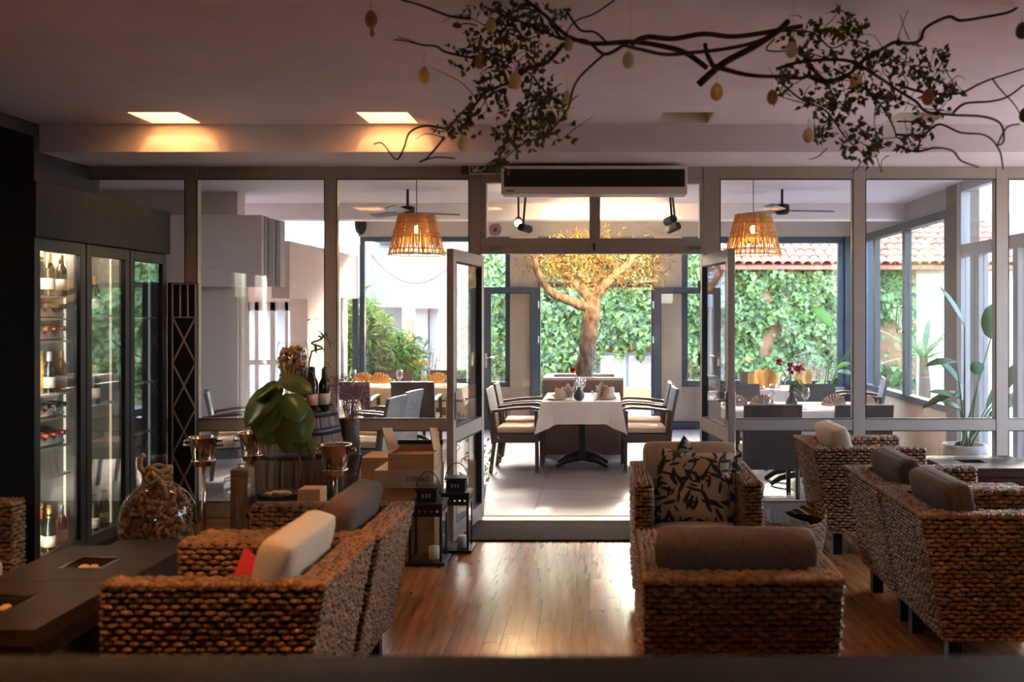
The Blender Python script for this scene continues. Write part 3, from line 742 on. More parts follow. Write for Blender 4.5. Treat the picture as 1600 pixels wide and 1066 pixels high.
def fabric(name, col, col2=None, bump_=.25):
    return M(name, col, .9, col2=col2, var=0 if col2 else .06, scale=90, bump=bump_, bscale=260)
m_cream = fabric('cream_linen', (.50,.40,.29), (.56,.46,.35))
m_brownf = fabric('brown_weave_fabric', (.075,.043,.032), (.12,.075,.058))
m_tanf = fabric('tan_linen', (.40,.29,.20), (.46,.35,.25))
m_red = fabric('red_felt', (.45,.015,.02), (.55,.03,.03))
m_pink = fabric('pink_felt', (.50,.03,.10), (.58,.05,.14))
ch0 = make_armchair()
chairs = [((-1.31,3.55), 90, 'woven wicker armchair with cream cushion beside the left coffee tables'),
          ((-1.29,4.26), 90, 'woven wicker armchair with brown cushion next to the black lanterns'),
          ((.475,3.65), 0, 'woven wicker armchair seen from behind with brown back cushion'),
          ((.50,5.50), 180, 'woven wicker armchair facing the camera holding leaf print pillows'),
          ((1.80,4.66), -90, 'large woven wicker armchair at the right edge with brown cushion'),
          ((1.80,5.37), -90, 'middle woven wicker armchair on the right with brown cushion'),
          ((1.78,6.78), -90, 'woven wicker armchair with cream cushion by the glazing on the right'),
          ((-3.215,4.36), -90, 'wicker armchair cut off at the left edge beside the dark cabinet')]
ARM = []
for k, (xy, a, lab) in enumerate(chairs):
    if k == 0: o = ch0; o.location = (*xy,0); o.rotation_euler = (0,0,R(a)); o['label'] = lab; o['group'] = 'woven lounge armchairs'
    else: o = dup(ch0, (*xy,0), R(a), lab, 'woven lounge armchairs')
    ARM.append(o)
# the armchair with the leaf print pillows has a tan seat, the others too; loose back cushions are things of their own
CUSH = {}
def back_cushion(k, mat, label, dx=0, L_=.57, H=.40, T=.135, lean=14):
    xy, a, _ = chairs[k]
    b = cushion_mesh((L_, T, H), puff=.10, r=.045)
    b.xf(Matrix.Rotation(R(lean), 4, 'X'))
    o = b.build('back_cushion', mat, None, smooth=True)
    # a seam along the middle of the border
    sm = MB()
    ring = []
    for i in range(41):
        th_ = 2*PI*i/40; sq = lambda t: math.copysign(abs(t)**.18, t)
        ring.append(Matrix.Rotation(R(lean), 4, 'X') @ Vector((sq(math.cos(th_))*(L_/2-.001), 0, sq(math.sin(th_))*(H/2-.001))))
    sm.tube(ring, .0028, 5); sm.build('seam', mat, o, smooth=True)
    c = Vector((dx, -AD/2+.115+.125, .655)); c.rotate(Euler((0,0,R(a))))
    o.location = (xy[0]+c.x, xy[1]+c.y, c.z); o.rotation_euler = (0,0,R(a))
    return tag(o, label, 'cushion', 'back cushions of the wicker armchairs')
back_cushion(0, m_cream, 'cream box cushion leaning in the nearest left armchair')
back_cushion(1, m_brownf, 'brown box cushion leaning in the left armchair by the lanterns')
back_cushion(2, m_brownf, 'brown cushion rising above the armchair seen from behind', L_=.58)
back_cushion(3, m_tanf, 'tan cushion behind the leaf print pillows', L_=.55, H=.44)
back_cushion(4, m_brownf, 'brown cushion in the large armchair at the right edge')
back_cushion(5, m_brownf, 'brown cushion in the middle armchair on the right')
back_cushion(6, m_cream, 'cream cushion in the right armchair by the glazing')
def pillow(name, label, mat, size, loc, rot, T=.13):
    def sq(t, e): return math.copysign(abs(t)**e, t)
    b = MB(); n = 18
    for s_ in (1, -1):
        b.grid(lambda u, v: ((2*u-1)*size/2*(1-.10*(1-(2*v-1)**2)), s_*T/2*max(0,(1-(2*u-1)**4)*(1-(2*v-1)**4))**.6+.004*math.sin(9*u+5*v), (2*v-1)*size/2*(1-.10*(1-(2*u-1)**2))), n, n)
    o = b.build(name, mat, None, smooth=True); o.location = loc; o.rotation_euler = rot
    return tag(o, label, 'pillow')
# leaf print fabric: dark bamboo leaves drawn with stretched voronoi cells on tan linen
def printfab():
    m = bpy.data.materials.new('leaf_print'); m.use_nodes = True; nt = m.node_tree; b = nt.nodes['Principled BSDF']; L = nt.links.new
    b.inputs['Roughness'].default_value = .9
    tc = nt.nodes.new('ShaderNodeTexCoord'); acc = None
    for k, (rot, off, sc_) in enumerate(((25,.0,1), (-35,.31,1), (75,.63,.9), (-75,.17,.95), (5,.77,.9))):
        mp = nt.nodes.new('ShaderNodeMapping'); mp.vector_type = 'TEXTURE'
        mp.inputs['Rotation'].default_value = (0,R(rot),0); mp.inputs['Location'].default_value = (off,0,off*.7); mp.inputs['Scale'].default_value = (.036*sc_,10,.135*sc_)
        vo = nt.nodes.new('ShaderNodeTexVoronoi'); vo.voronoi_dimensions = '3D'; vo.inputs['Scale'].default_value = 1.0; vo.inputs['Randomness'].default_value = .8
        L(tc.outputs['Object'], mp.inputs[0]); L(mp.outputs[0], vo.inputs['Vector'])
        lt = nt.nodes.new('ShaderNodeMath'); lt.operation = 'LESS_THAN'; lt.inputs[1].default_value = .31
        L(vo.outputs['Distance'], lt.inputs[0])
        if acc is None: acc = lt.outputs[0]
        else:
            mx = nt.nodes.new('ShaderNodeMath'); mx.operation = 'MAXIMUM'; L(acc, mx.inputs[0]); L(lt.outputs[0], mx.inputs[1]); acc = mx.outputs[0]
    mc = nt.nodes.new('ShaderNodeMix'); mc.data_type = 'RGBA'
    mc.inputs['A'].default_value = (.36,.25,.155,1); mc.inputs['B'].default_value = (.018,.014,.012,1)
    L(acc, mc.inputs['Factor']); L(mc.outputs['Result'], b.inputs['Base Color'])
    return m
m_print = printfab()
pillow('throw_pillow', 'large tan pillow with dark bamboo leaf print, front one', m_print, .455, (.50,5.42,.64), (R(-17),R(4),0), .15)
pillow('throw_pillow', 'leaf print pillow turned on its corner behind the front pillow', m_print, .40, (.50,5.60,.64), (R(-14),R(38),0), .10)
pillow('throw_pillow', 'leaf print pillow tucked at the right armrest', m_print, .34, (.66,5.53,.62), (R(-12),R(-14),R(-8)), .09)
pillow('throw_pillow', 'small red pillow in the nearest left armchair', m_red, .27, (-1.27,3.50,.60), (R(-8),R(33),R(48)), .09)
pillow('throw_pillow', 'small pink pillow in the right armchair by the glazing', m_pink, .30, (1.80,6.76,.60), (R(62),R(15),R(-60)), .09)
pillow('throw_pillow', 'red pillow corner showing beside the brown cushion', m_red, .26, (.31,3.66,.66), (R(-18),R(12),0), .08)
# ================================================================ coffee tables
m_tab = WOODM('wenge_table', (.026,.014,.011), (.050,.027,.020), .36, 'X', 2.5)
MATS['wenge_table'].node_tree.nodes['Principled BSDF'].inputs['Specular IOR Level'].default_value = .13
m_shell = M('pale_pebble', (.62,.42,.24), .7, island=.3)
def coffee_table(label, x0, x1, y0, y1, H, inset=None, npeb=9):
    t = thing('coffee_table', label, 'table', ((x0+x1)/2,(y0+y1)/2,0), 0, 'dark wenge coffee tables')
    b = MB(); th_ = .06
    if inset:
        a, c, d, e = inset
        for q in (((x0,y0),(x1,d)), ((x0,e),(x1,y1)), ((x0,d),(a,e)), ((c,d),(x1,e))): b.box((*q[0],H-th_), (*q[1],H))
        b.build('table_top', m_tab, t, world=True)
        r = MB(); w_ = .008
        for q in (((a-w_,d-w_),(c+w_,d)), ((a-w_,e),(c+w_,e+w_)), ((a-w_,d),(a,e)), ((c,d),(c+w_,e))): r.box((*q[0],H-.005), (*q[1],H+.002))
        r.build('steel_rim', m_steel, t, world=True)
        MB().box((a,d,H-.058), (c,e,H-.05)).build('tray', M('tray_wood', (.30,.17,.08), .6), t, world=True)
        for k in range(npeb):
            pb = MB(); pb.ell((rnd.uniform(a+.02,c-.02),rnd.uniform(d+.02,e-.02),H-.034), (rnd.uniform(.014,.026),rnd.uniform(.010,.016),.012), 10, 6)
            q = pb.build('pebble', m_shell, None, smooth=True)
            tag(q, 'pale pebble in the tray of the '+label, 'pebble', 'pebbles in the '+label)
    else: b.box((x0,y0,H-th_), (x1,y1,H)).build('table_top', m_tab, t, world=True, bevel=.004)
    MB().box((x0+.02,y0+.02,H-.13), (x1-.02,y1-.02,H-.06)).build('apron', m_tab, t, world=True)
    for x in (x0+.02, x1-.09):
        for y in (y0+.02, y1-.09): MB().box((x,y,0), (x+.07,y+.07,H-.13)).build('leg', m_tab, t, world=True, bevel=.003)
    MB().box((x0+.05,y0+.05,.16), (x1-.05,y1-.05,.185)).build('shelf', m_tab, t, world=True)
    return t
coffee_table('dark coffee table nearest the camera', -2.60, -2.0, 3.37, 3.985, .52, (-2.44,-2.24,3.58,3.78), 4)
coffee_table('dark left coffee table by the wine fridges', -2.56, -1.99, 3.99, 4.59, .52, (-2.37,-2.20,4.18,4.36), 12)
coffee_table('low dark side table in front of the demijohn', -2.55, -2.05, 4.62, 5.05, .44)
coffee_table('dark coffee table between the two facing armchairs', .17, .85, 4.28, 4.86, .52)
coffee_table('dark right coffee table reflecting the terrace', 2.46, 3.16, 6.88, 7.5, .52, (2.66,2.84,7.12,7.28), 5)
# ================================================================ wine fridges along the left wall
XF = -3.36
m_frid = M('fridge_black_metal', (.022,.024,.029), .5, spec=.25)
m_inner = M('fridge_inner', (.24,.25,.25), .5)
m_shelf = M('fridge_shelf_steel', (.62,.62,.60), .35, metal=.6)
m_bg = M('dark_bottle_glass', (.008,.012,.008), .08, spec=.6)
m_bp = M('rose_bottle', (.55,.20,.16), .1, spec=.6)
m_bo = M('amber_bottle', (.65,.28,.04), .1, spec=.6)
m_lab = M('cream_label', (.75,.70,.60), .7); m_labp = M('pink_label', (.75,.50,.46), .7); m_labo = M('orange_label', (.75,.33,.05), .6)
m_foil_g = M('gold_foil', (.70,.45,.12), .3, metal=.7); m_foil_r = M('red_foil', (.45,.07,.03), .35, metal=.3); m_foil_w = M('silver_foil', (.70,.69,.66), .35, metal=.4); m_foil_k = M('black_foil', (.02,.02,.022), .4)
m_corkp = M('cork_stopper', (.55,.30,.14), .8)
BOT = {}
def bottle(glass, lab, foil, label, loc, rot=(0,0,0), group=None, champ=False, scale=1.0):
    key = (glass.name, lab.name, foil.name, champ)
    if key not in BOT:
        t = thing('wine_bottle', '', 'bottle')
        r = .044 if champ else .038
        prof = [(r-.004,0),(r,.006),(r,.16 if champ else .185)] + ([(r*.88,.19),(r*.6,.225),(r*.42,.255),(.016,.285),(.015,.30)] if champ else [(r*.92,.20),(r*.62,.222),(.0165,.24),(.0145,.26),(.0145,.30)])
        MB().lathe(prof, seg=16).build('body', glass, t, smooth=True)
        MB().lathe([(r+.0008,.045),(r+.0008,.125)], seg=16).build('paper_label', lab, t, smooth=True)
        fo = MB().lathe([(.0175 if not champ else .024,.235 if not champ else .225),(.0165,.27),(.0165,.303),(.012,.305)], seg=12)
        if champ: fo.ell((0,0,.31), (.019,.019,.013), 10, 6)
        fo.build('foil_cap', foil, t, smooth=True)
        BOT[key] = t; o = t; o.location = loc; o.rotation_euler = rot; o['label'] = label
        if group: o['group'] = group
    else: o = dup(BOT[key], loc, None, label, group, rot)
    o.scale = (scale,)*3
    return o
ZF0, ZF1 = .10, 2.08
YF = [5.65+.573*k for k in range(4)]
cab = thing('fridge_surround', 'charcoal panel housing above the wine fridges', 'panel', (XF-.3,6.5,2.08))
MB().box((XF-.55,5.65,2.085), (XF+.012,7.40,2.41)).build('panel', m_greypanel, cab, world=True, bevel=.004)
fl_lab = ('black wine fridge nearest the camera with bright bottle shelves', 'middle black wine fridge with few bottles', 'black wine fridge beside the lattice screen reflecting the ivy')
ledf = (EM('fridge_led_far', (.95,.92,.66), .14), EM('fridge_led_far_soft', (1,.86,.60), .09), EM('fridge_led_far_dim', (.8,.9,.95), .04))
led = (EM('fridge_led_bright', (1,.88,.66), 9), EM('fridge_led_soft', (1,.86,.62), 1.6), EM('fridge_led_dim', (.8,.9,1), .15))
shelves = ([.16,.62,.80,.98,1.13,1.46,1.60,1.74], [.16,1.02,1.62], [.16,.75,1.12,1.6])
for k in range(3):
    y0, y1 = YF[k]+.006, YF[k+1]-.006
    t = thing('wine_fridge', fl_lab[k], 'fridge', (XF-.28,(y0+y1)/2,0), 0, 'built-in wine fridges')
    xb = XF-.56
    MB().box((xb,y0,ZF0), (xb+.03,y1,ZF1)).build('back_panel', m_inner, t, world=True)
    for a, b_ in ((y0,y0+.03), (y1-.03,y1)): MB().box((xb+.03,a,ZF0), (XF-.05,b_,ZF1)).build('side_panel', m_inner, t, world=True)
    MB().box((xb+.03,y0+.03,ZF1-.04), (XF-.05,y1-.03,ZF1)).build('top_panel', m_inner, t, world=True)
    MB().box((xb+.03,y0+.03,ZF0), (XF-.05,y1-.03,ZF0+.05)).build('bottom_panel', m_shelf, t, world=True)
    MB().box((xb,y0,.0), (XF-.06,y1,ZF0)).build('plinth', m_black, t, world=True)
    for z in shelves[k][1:]: MB().box((xb+.03,y0+.03,z-.012), (XF-.062,y1-.06,z)).build('shelf', m_shelf, t, world=True)
    # door
    d = thing('door', None, None); d.parent = t
    d.location = (0,0,0)
    fx0, fx1 = XF-.045, XF; s_ = .062
    for a, b_ in (((fx0,y0,ZF0), (fx1,y0+s_,ZF1)), ((fx0,y1-s_,ZF0), (fx1,y1,ZF1)), ((fx0,y0+s_,ZF0), (fx1,y1-s_,ZF0+.075)), ((fx0,y0+s_,ZF1-.075), (fx1,y1-s_,ZF1))):
        MB().box(a, b_).build('door_frame', m_frid, d, world=True, bevel=.003)
    MB().box((XF-.025,y0+s_,ZF0+.075), (XF-.017,y1-s_,ZF1-.075)).build('door_glass', m_glass_dusty, d, world=True)
    MB().box((XF-.124,y1-.038,ZF0+.06), (XF-.112,y1-.031,ZF1-.06)).build('led_strip', ledf[k], t, world=True)
    MB().box((XF-.085,y0+.031,ZF0+.06), (XF-.055,y0+.048,ZF1-.06)).build('led_strip', led[k], t, world=True)
    if k < 2: MB().box((XF-.22,y0+.1,ZF1-.052), (XF-.12,y1-.1,ZF1-.042)).build('led_strip', led[k], t, world=True)  # top strip added to brighten the bottles
    # wavy bottle cradles
    if k == 0:
        for z in (.80,.98,1.46,1.60):
            cr = MB(); n = 36
            cr.grid(lambda u, v: (XF-.10-.012*v, y0+.04+u*(y1-y0-.11), z+ (.012 if v < .5 else .052+.016*math.cos(u*2*PI*4.5))), n, 1)
            cr.build('bottle_cradle', m_shelf, t, world=True, solid=.008)
y0 = YF[0]
def row(z, ys, specs, where, x=XF-.078):
    for i, sp in enumerate(specs):
        g, l, f, c, txt = sp
        p = (x-.066*(i % 3)-.02*(i//3), ys+.15*(i//3)+.02*(i % 2), z)
        bottle(g, l, f, '%s %s, %s' % (txt, where, ('first','second','third','fourth','fifth','sixth')[i]), p, champ=c, group='bottles '+where, scale=.86)
D = (m_bg,m_lab,m_foil_k,False,'dark wine bottle with cream label'); DG = (m_bg,m_lab,m_foil_g,True,'sparkling wine bottle with gold cap'); DC = (m_bg,m_lab,m_corkp,False,'dark bottle with cork coloured cap')
RO = (m_bp,m_labp,m_foil_w,False,'rose wine bottle with pink label'); AM = (m_bo,m_labo,m_foil_g,False,'amber wine bottle with orange label'); RF = (m_bg,m_lab,m_foil_r,False,'dark bottle with red cap'); WF = (m_bg,m_lab,m_foil_w,False,'dark bottle with silver cap'); AW_ = (m_bo,m_lab,m_foil_g,False,'amber bottle with cream label')
row(1.74, y0+.29, (DC,DG,WF,D,DC,DG), 'on the top shelf of the bright fridge')
row(1.13, y0+.29, (WF,AM,DC,AW_,RF,AM), 'on the middle shelf of the bright fridge')
row(.15, y0+.29, (DG,RF,D,RO,DC,DG), 'at the bottom of the bright fridge')
for zi, (z, f, nm) in enumerate(((.80,m_foil_r,'lowest'), (.98,m_foil_k,'second'), (1.46,m_foil_r,'third'), (1.60,m_foil_k,'highest'))):
    for i in range(5):
        bottle(m_bg, m_lab, f, 'dark wine bottle lying in the %s wavy cradle row of the bright fridge' % nm, (XF-.372, y0+.085+.092*i, z+.075), (0,R(90),0), 'bottles lying in the %s cradle row' % nm)
y1 = YF[1]
row(.15, y1+.24, (D,D,WF,D), 'at the bottom of the middle fridge')
row(1.02, y1+.25, (DC,), 'alone on the middle shelf of the middle fridge')
row(1.62, y1+.25, (DC,D), 'on the upper shelf of the middle fridge')
row(.15, YF[2]+.26, (D,WF), 'at the bottom of the fridge by the lattice')
# dark tall unit before the fridges with a small red display
du = thing('dark_cabinet', 'tall black cabinet at the left edge before the wine fridges', 'cabinet', (-3.7,5.3,0))
MB().box((-3.95,5.0,0), (-3.345,5.63,2.67)).build('body', M('matt_black_panel', (.006,.006,.007), .95, spec=.02), du, world=True, bevel=.004)
MB().box((-3.345,5.02,1.95), (-3.335,5.25,2.15)).build('vent_grille', M('brown_mesh', (.05,.025,.02), .7), du, world=True)
dsp = MB()
for k in range(3): dsp.box((-3.344,5.03+.016*k,1.90), (-3.338,5.035+.016*k,1.925))
dsp.build('display', EM('red_display', (1,.04,.02), 3), du, world=True)
# lattice screen
ls = thing('lattice_screen', 'narrow black screen with pale diamond lattice beside the wine fridges', 'screen', (-3.27,7.45,0))
lx0, lx1, ly = PX(262,7.45), PX(308,7.45), 7.45
MB().box((lx0,ly,0), (lx1,ly+.03,1.87)).build('panel', m_black, ls, world=True)
m_lat = M('pale_lattice', (.30,.27,.26), .5)
xa, xb_ = PX(270,ly), PX(306,ly)
for x in (xa, xb_): MB().bar((x,ly-.006,.02), (x,ly-.006,1.86), .010, .012, (0,1,0)).build('lattice_bar', m_lat, ls, world=True)
for z in (1.86, PZ(496,ly)): MB().bar((xa,ly-.006,z), (xb_,ly-.006,z), .012, .010).build('lattice_bar', m_lat, ls, world=True)
for f_ in (1/3, 2/3): MB().bar((xa+(xb_-xa)*f_,ly-.006,PZ(496,ly)), (xa+(xb_-xa)*f_,ly-.006,1.86), .008, .012, (0,1,0)).build('lattice_bar', m_lat, ls, world=True)
zt_ = PZ(496,ly); hgt = .355
for k in range(5):
    for a, b_ in ((xa,xb_), (xb_,xa)):
        z0_, z1_ = zt_-k*hgt, max(.02, zt_-(k+1)*hgt); f_ = (z0_-z1_)/hgt
        MB().bar((a,ly-.006,z0_), (a+(b_-a)*f_,ly-.006,z1_), .012, .008, (0,1,0)).build('lattice_bar', m_lat, ls, world=True)
# ================================================================ demijohn full of corks
m_clear = GLASS('clear_glass', (.97,.975,.97), 1.3)
m_cork = M('wine_cork', (.36,.165,.062), .8, island=.45, var=.1, scale=40)
dx, dy = PX(247,5.75), 5.75
dj = thing('demijohn', 'large round glass demijohn filled with corks, rope tied round its neck', 'jar', (dx,dy,0))
prof = [(.12,.0),(.17,.02),(.205,.14),(.218,.28),(.220,.40),(.205,.48),(.17,.545),(.12,.59),(.068,.625),(.047,.66),(.045,.775),(.052,.785)]
MB().lathe(prof[:-1]+[(.052,.79),(.040,.79)], seg=36).build('glass_body', m_clear, dj, smooth=True, fix=True)
ck = MB()
def cork(b, p, r=.011, h=.042):
    a = Vector((rnd.gauss(0,1),rnd.gauss(0,1),rnd.gauss(0,1))).normalized(); b.tube([p-a*h/2, p+a*h/2], r, 7)
def fill(prof, n, zmax, c=Vector((0,0,0)), shell=.55):
    b = MB()
    for k in range(n):
        z = rnd.uniform(prof[0][1]+.02, zmax); rr = 0
        for (r0,z0),(r1,z1) in zip(prof, prof[1:]):
            if z0 <= z <= z1: rr = r0+(r1-r0)*(z-z0)/max(1e-6,z1-z0); break
        rr = max(.01, rr-.03); a = rnd.uniform(0,2*PI); q = rr*(shell+(1-shell)*rnd.random()**.5)
        cork(b, c+Vector((math.cos(a)*q, math.sin(a)*q, z)))
    return b
stuff(fill(prof, 1300, .60).build('corks', m_cork, dj, smooth=False, fix=False))
m_rope = M('jute_rope', (.36,.19,.08), .9, bump=.6, bscale=120, var=.2, scale=60)
rp = MB()
for q in range(3):
    rp.tube([(math.cos(2*PI*i/20)*(.062+.012*math.sin(3*i+q)), math.sin(2*PI*i/20)*(.062), .63+.035*q+.012*math.sin(i*.9+q)) for i in range(21)], .016, 8)
rp.tube([(-.03,-.07,.66),(-.07,-.08,.72),(-.085,-.05,.77),(-.06,-.05,.79)], .016, 8); rp.tube([(.03,-.08,.66),(.08,-.09,.60),(.10,-.10,.54)], .015, 8)
rp.tube([(.0,-.085,.69),(-.03,-.10,.66),(.01,-.105,.63),(.04,-.09,.66),(.0,-.085,.69)], .016, 8)
rp.build('rope', m_rope, dj, smooth=True)
# ================================================================ wine buckets on stands
m_chrome = M('bucket_chrome', (.60,.50,.42), .12, metal=1)
def bucket(label, x, y, rim):
    t = thing('wine_bucket_stand', label, 'wine cooler', (x,y,0), 0, 'wine buckets on stands')
    r = .092; z0 = rim-.19
    MB().lathe([(.058,z0),(.064,z0+.012),(.066,z0+.04),(.070,z0+.045),(.068,z0+.05),(r-.006,rim-.012),(r+.008,rim-.004),(r+.008,rim),(r-.008,rim-.002),(.066,z0+.06),(.05,z0+.02),(.001,z0+.018)], (0,0,0), 28).build('bucket', m_chrome, t, smooth=True)
    for s_ in (-1, 1):
        MB().tube([(s_*(r-.008),0,rim-.03),(s_*(r+.03),0,rim-.025),(s_*(r+.034),0,rim-.055),(s_*(r-.012),0,rim-.062)], .007, 8).build('ear_handle', m_chrome, t, smooth=True)
    MB().lathe([(.066,z0+.0),(.078,z0+.002),(.078,z0+.012),(.066,z0+.014)], (0,0,.03), 24).build('holder_ring', m_chrome, t, smooth=True)
    MB().tube([(0,0,.02),(0,0,z0+.01)], .014, 10).build('pole', m_chrome, t, smooth=True)
    MB().lathe([(.11,0),(.11,.012),(.03,.03),(.014,.035)], (0,0,0), 24).build('base', m_chrome, t, smooth=True)
bucket('chrome wine bucket stand in front of the lattice screen', PX(318,6.2), 6.2, .836)
bucket('chrome wine bucket stand half hidden by the big green leaves', PX(394,6.48), 6.48, .83)
bucket('chrome wine bucket stand in front of the barrel', PX(524,5.8), 5.8, .84)
# ================================================================ barrel with goblet, bottles and plant
bx_, by_ = -2.28, 7.1
br = thing('wine_barrel', 'old oak wine barrel with dark iron hoops by the glazing', 'barrel', (bx_,by_,0))
m_oak = WOODM('barrel_oak', (.075,.037,.022), (.13,.068,.042), .5, 'Z', 4, obj=True)
def brad(z): return .27+.068*math.sin(PI*z/.95)
NS = 22
stv = None
for k in range(NS):
    if stv is None:
        b = MB(); dA = PI/NS-.001
        b.grid(lambda u, v: ((brad(v*.95))*math.cos((u-.5)*2*dA), (brad(v*.95))*math.sin((u-.5)*2*dA), v*.95), 5, 10); stv = b.build('stave', m_oak, br, solid=.02, smooth=True)
        o = stv
    else: o = stv.copy(); COL.objects.link(o); o.parent = br
    o.rotation_euler = (0,0,2*PI*k/NS)
for z in (.045,.17,.33,.62,.78,.905):
    hw_ = .025; MB().lathe([(brad(z-hw_)+.012,z-hw_),(brad(z+hw_)+.012,z+hw_)], (0,0,0), 44).build('hoop', M('hoop_iron', (.045,.05,.058), .4, metal=.5, var=.3, scale=20), br, smooth=True, solid=.004)
MB().lathe([(.255,.90),(.255,.925)], (0,0,0), 32).build('lid', m_oak, br)
ZBT = .926
gx, gy = PX(457,7.0), 7.0
gb = thing('cork_goblet', 'tall stemmed glass goblet full of corks on the barrel', 'glass', (gx,gy,ZBT))
gpf = [(.012,.16),(.05,.19),(.095,.235),(.115,.31),(.118,.38),(.108,.46),(.098,.50)]
MB().lathe([(.075,0),(.07,.008),(.016,.02),(.012,.06),(.045,.09),(.045,.13)]+gpf, (0,0,0), 28).build('glass_body', m_clear, gb, smooth=True)
stuff(fill(gpf, 300, .45).build('corks', m_cork, gb, fix=False))
for i, (px, py_, lb, txt) in enumerate(((487,6.92,m_labp,'dark wine bottle with pink label at the front of the barrel'), (506,6.97,m_lab,'dark wine bottle with white label at the right of the barrel'),
        (489,7.15,m_lab,'dark wine bottle behind the pink labelled one on the barrel'), (508,7.18,m_lab,'dark wine bottle at the back right of the barrel'), (471,6.86,m_bg,'dark unlabelled bottle beside the goblet on the barrel'), (477,7.2,m_lab,'dark wine bottle at the back of the barrel behind the goblet'))):
    bottle(m_bg, lb, m_foil_k, txt, (PX(px,py_),py_,ZBT), group='bottles on the barrel', champ=(i == 0))
def rleaf(b, base, d, L, W, n=None, fold=.12, droop=.25, k=6):
    d = Vector(d).normalized(); n = Vector(n or (0,0,1)); s_ = d.cross(n)
    if s_.length < 1e-3: s_ = Vector((1,0,0))
    s_.normalize(); n = s_.cross(d)
    base = Vector(base); vs = []
    for q in range(k+1):
        t = q/k; wv = W/2*math.sin(PI*t**.9)**.65 if 0 < t < 1 else .001
        c = base+d*L*t+Vector((0,0,-droop*L*t*t)); vs += [c-s_*wv+n*fold*wv, c-n*.0, c+s_*wv+n*fold*wv]
    b.add(vs, [(3*q+e, 3*q+e+1, 3*q+e+4, 3*q+e+3) for q in range(k) for e in (0,1)])
    return b
m_tw = M('curly_bamboo_leaf', (.10,.17,.045), .45, trans=.3, island=.3)
tp_ = thing('curly_bamboo', 'spiral stemmed lucky bamboo with small leaves behind the bottles', 'plant', (PX(481,7.22),7.22,ZBT))
MB().lathe([(.035,0),(.04,.05),(.03,.18),(.018,.22)], (0,0,0), 16).build('vase', m_bg, tp_, smooth=True)
sp = [(0,0,.2),(.01,0,.34),(.03,0,.42)]+[(.07+.04*math.cos(a), .03*math.sin(a), .44+.012*a) for a in [i*.6 for i in range(14)]]
MB().tube(sp, .007, 7).build('stem', M('bamboo_green_stem', (.10,.14,.05), .5), tp_, smooth=True)
MB().tube([(.08,0,.5),(.12,.0,.54),(.16,0,.5),(.17,0,.44)], .005, 6).build('stem', MATS['bamboo_green_stem'], tp_, smooth=True)
for k in range(26):
    b = MB(); c = Vector((rnd.uniform(-.03,.2), rnd.uniform(-.05,.05), rnd.uniform(.34,.66)))
    rleaf(b, c, (rnd.gauss(0,1),rnd.gauss(0,.4),rnd.gauss(.1,.5)), rnd.uniform(.05,.09), .022); b.build('leaf', m_tw, tp_, fix=False)
# ================================================================ big leaved plant on a plinth
pz = thing('display_plinth', 'low black plinth holding the big leaved plant', 'stand', (-2.0,6.25,0))
MB().box((-2.225,5.98,0), (-1.72,6.34,.36)).build('body', m_black, pz, world=True, bevel=.004)
MB().box((-2.235,5.97,.36), (-1.71,6.35,.38)).build('top', m_black, pz, world=True)
px_, py_ = -2.10, 6.18
pt = thing('leafy_plant', 'plant with large glossy green leaves in front of the barrel', 'plant', (px_,py_,.38))
MB().lathe([(.085,0),(.12,.03),(.135,.09),(.13,.10),(.12,.095),(.001,.08)], (0,0,0), 24).build('pot', M('matt_black_pot', (.02,.02,.022), .5), pt, smooth=True)
for k in range(6): MB().ell((rnd.uniform(-.06,.06),rnd.uniform(-.06,.06),.095), (.03,.022,.016), 10, 6).build('stone', M('pale_stone', (.62,.45,.30), .7), pt, smooth=True)
m_big = M('big_green_leaf', (.085,.135,.018), .32, col2=(.13,.18,.03), scale=9, trans=.25, spec=.6, bump=.2, bscale=18)
def Lp(px, py, dy_=0): return P(px,py,py_+dy_)-Vector((px_,py_,.38))
MB().tube([Lp(431,765),Lp(430,720),Lp(434,690),Lp(437,640),Lp(440,615)], [.006,.006,.005,.005,.005], 6).build('stem', M('plant_stem', (.16,.09,.05), .7), pt, smooth=True)
MB().tube([Lp(463,768),Lp(470,730),Lp(465,700),Lp(450,650),Lp(445,618)], [.006,.005,.005,.005,.004], 6).build('stem', MATS['plant_stem'], pt, smooth=True)
for (a, b_, W, nrm, dr) in (((441,600),(388,655),.20,(-.3,-.7,.6),.12), ((437,590),(484,612),.125,(.2,-.6,.7),.05), ((437,632),(418,692),.24,(.1,-1,.2),0), ((452,625),(472,690),.20,(.3,-1,.2),0),
        ((446,615),(466,655),.16,(.5,-.8,.3),.05), ((470,668),(470,712),.07,(-.4,-1,.1),0), ((474,668),(490,710),.055,(.5,-1,.1),.1), ((455,640),(450,705),.16,(.2,-1,.1),0), ((436,598),(400,618),.11,(-.2,-.5,.9),.15), ((440,640),(405,680),.15,(-.5,-1,.2),.05)):
    p0, p1 = Lp(*a, rnd.uniform(-.06,.0)), Lp(*b_, rnd.uniform(-.16,-.05)); q = MB(); rleaf(q, p0, p1-p0, (p1-p0).length*1.08, W*1.2, nrm, .18, dr, 9); q.build('leaf', m_big, pt, fix=False, smooth=True, solid=.0015)
MB().tube([Lp(441,612),Lp(434,596),Lp(441,588),Lp(450,590)], .004, 6).build('stem', MATS['plant_stem'], pt, smooth=True)
wc = tag(MB().box((PX(468,6.06),6.02,.38), (PX(503,6.06),6.17,.525)).build('wooden_block', WOODM('light_block', (.62,.36,.17), (.52,.28,.12), .6, 'X', 3), bevel=.003), 'small pale wooden cube next to the plant pot', 'block')
wp = thing('timber_post', 'rough brown timber block with a metal ring by the wine buckets', 'block', (PX(379,6.1),6.1,0))
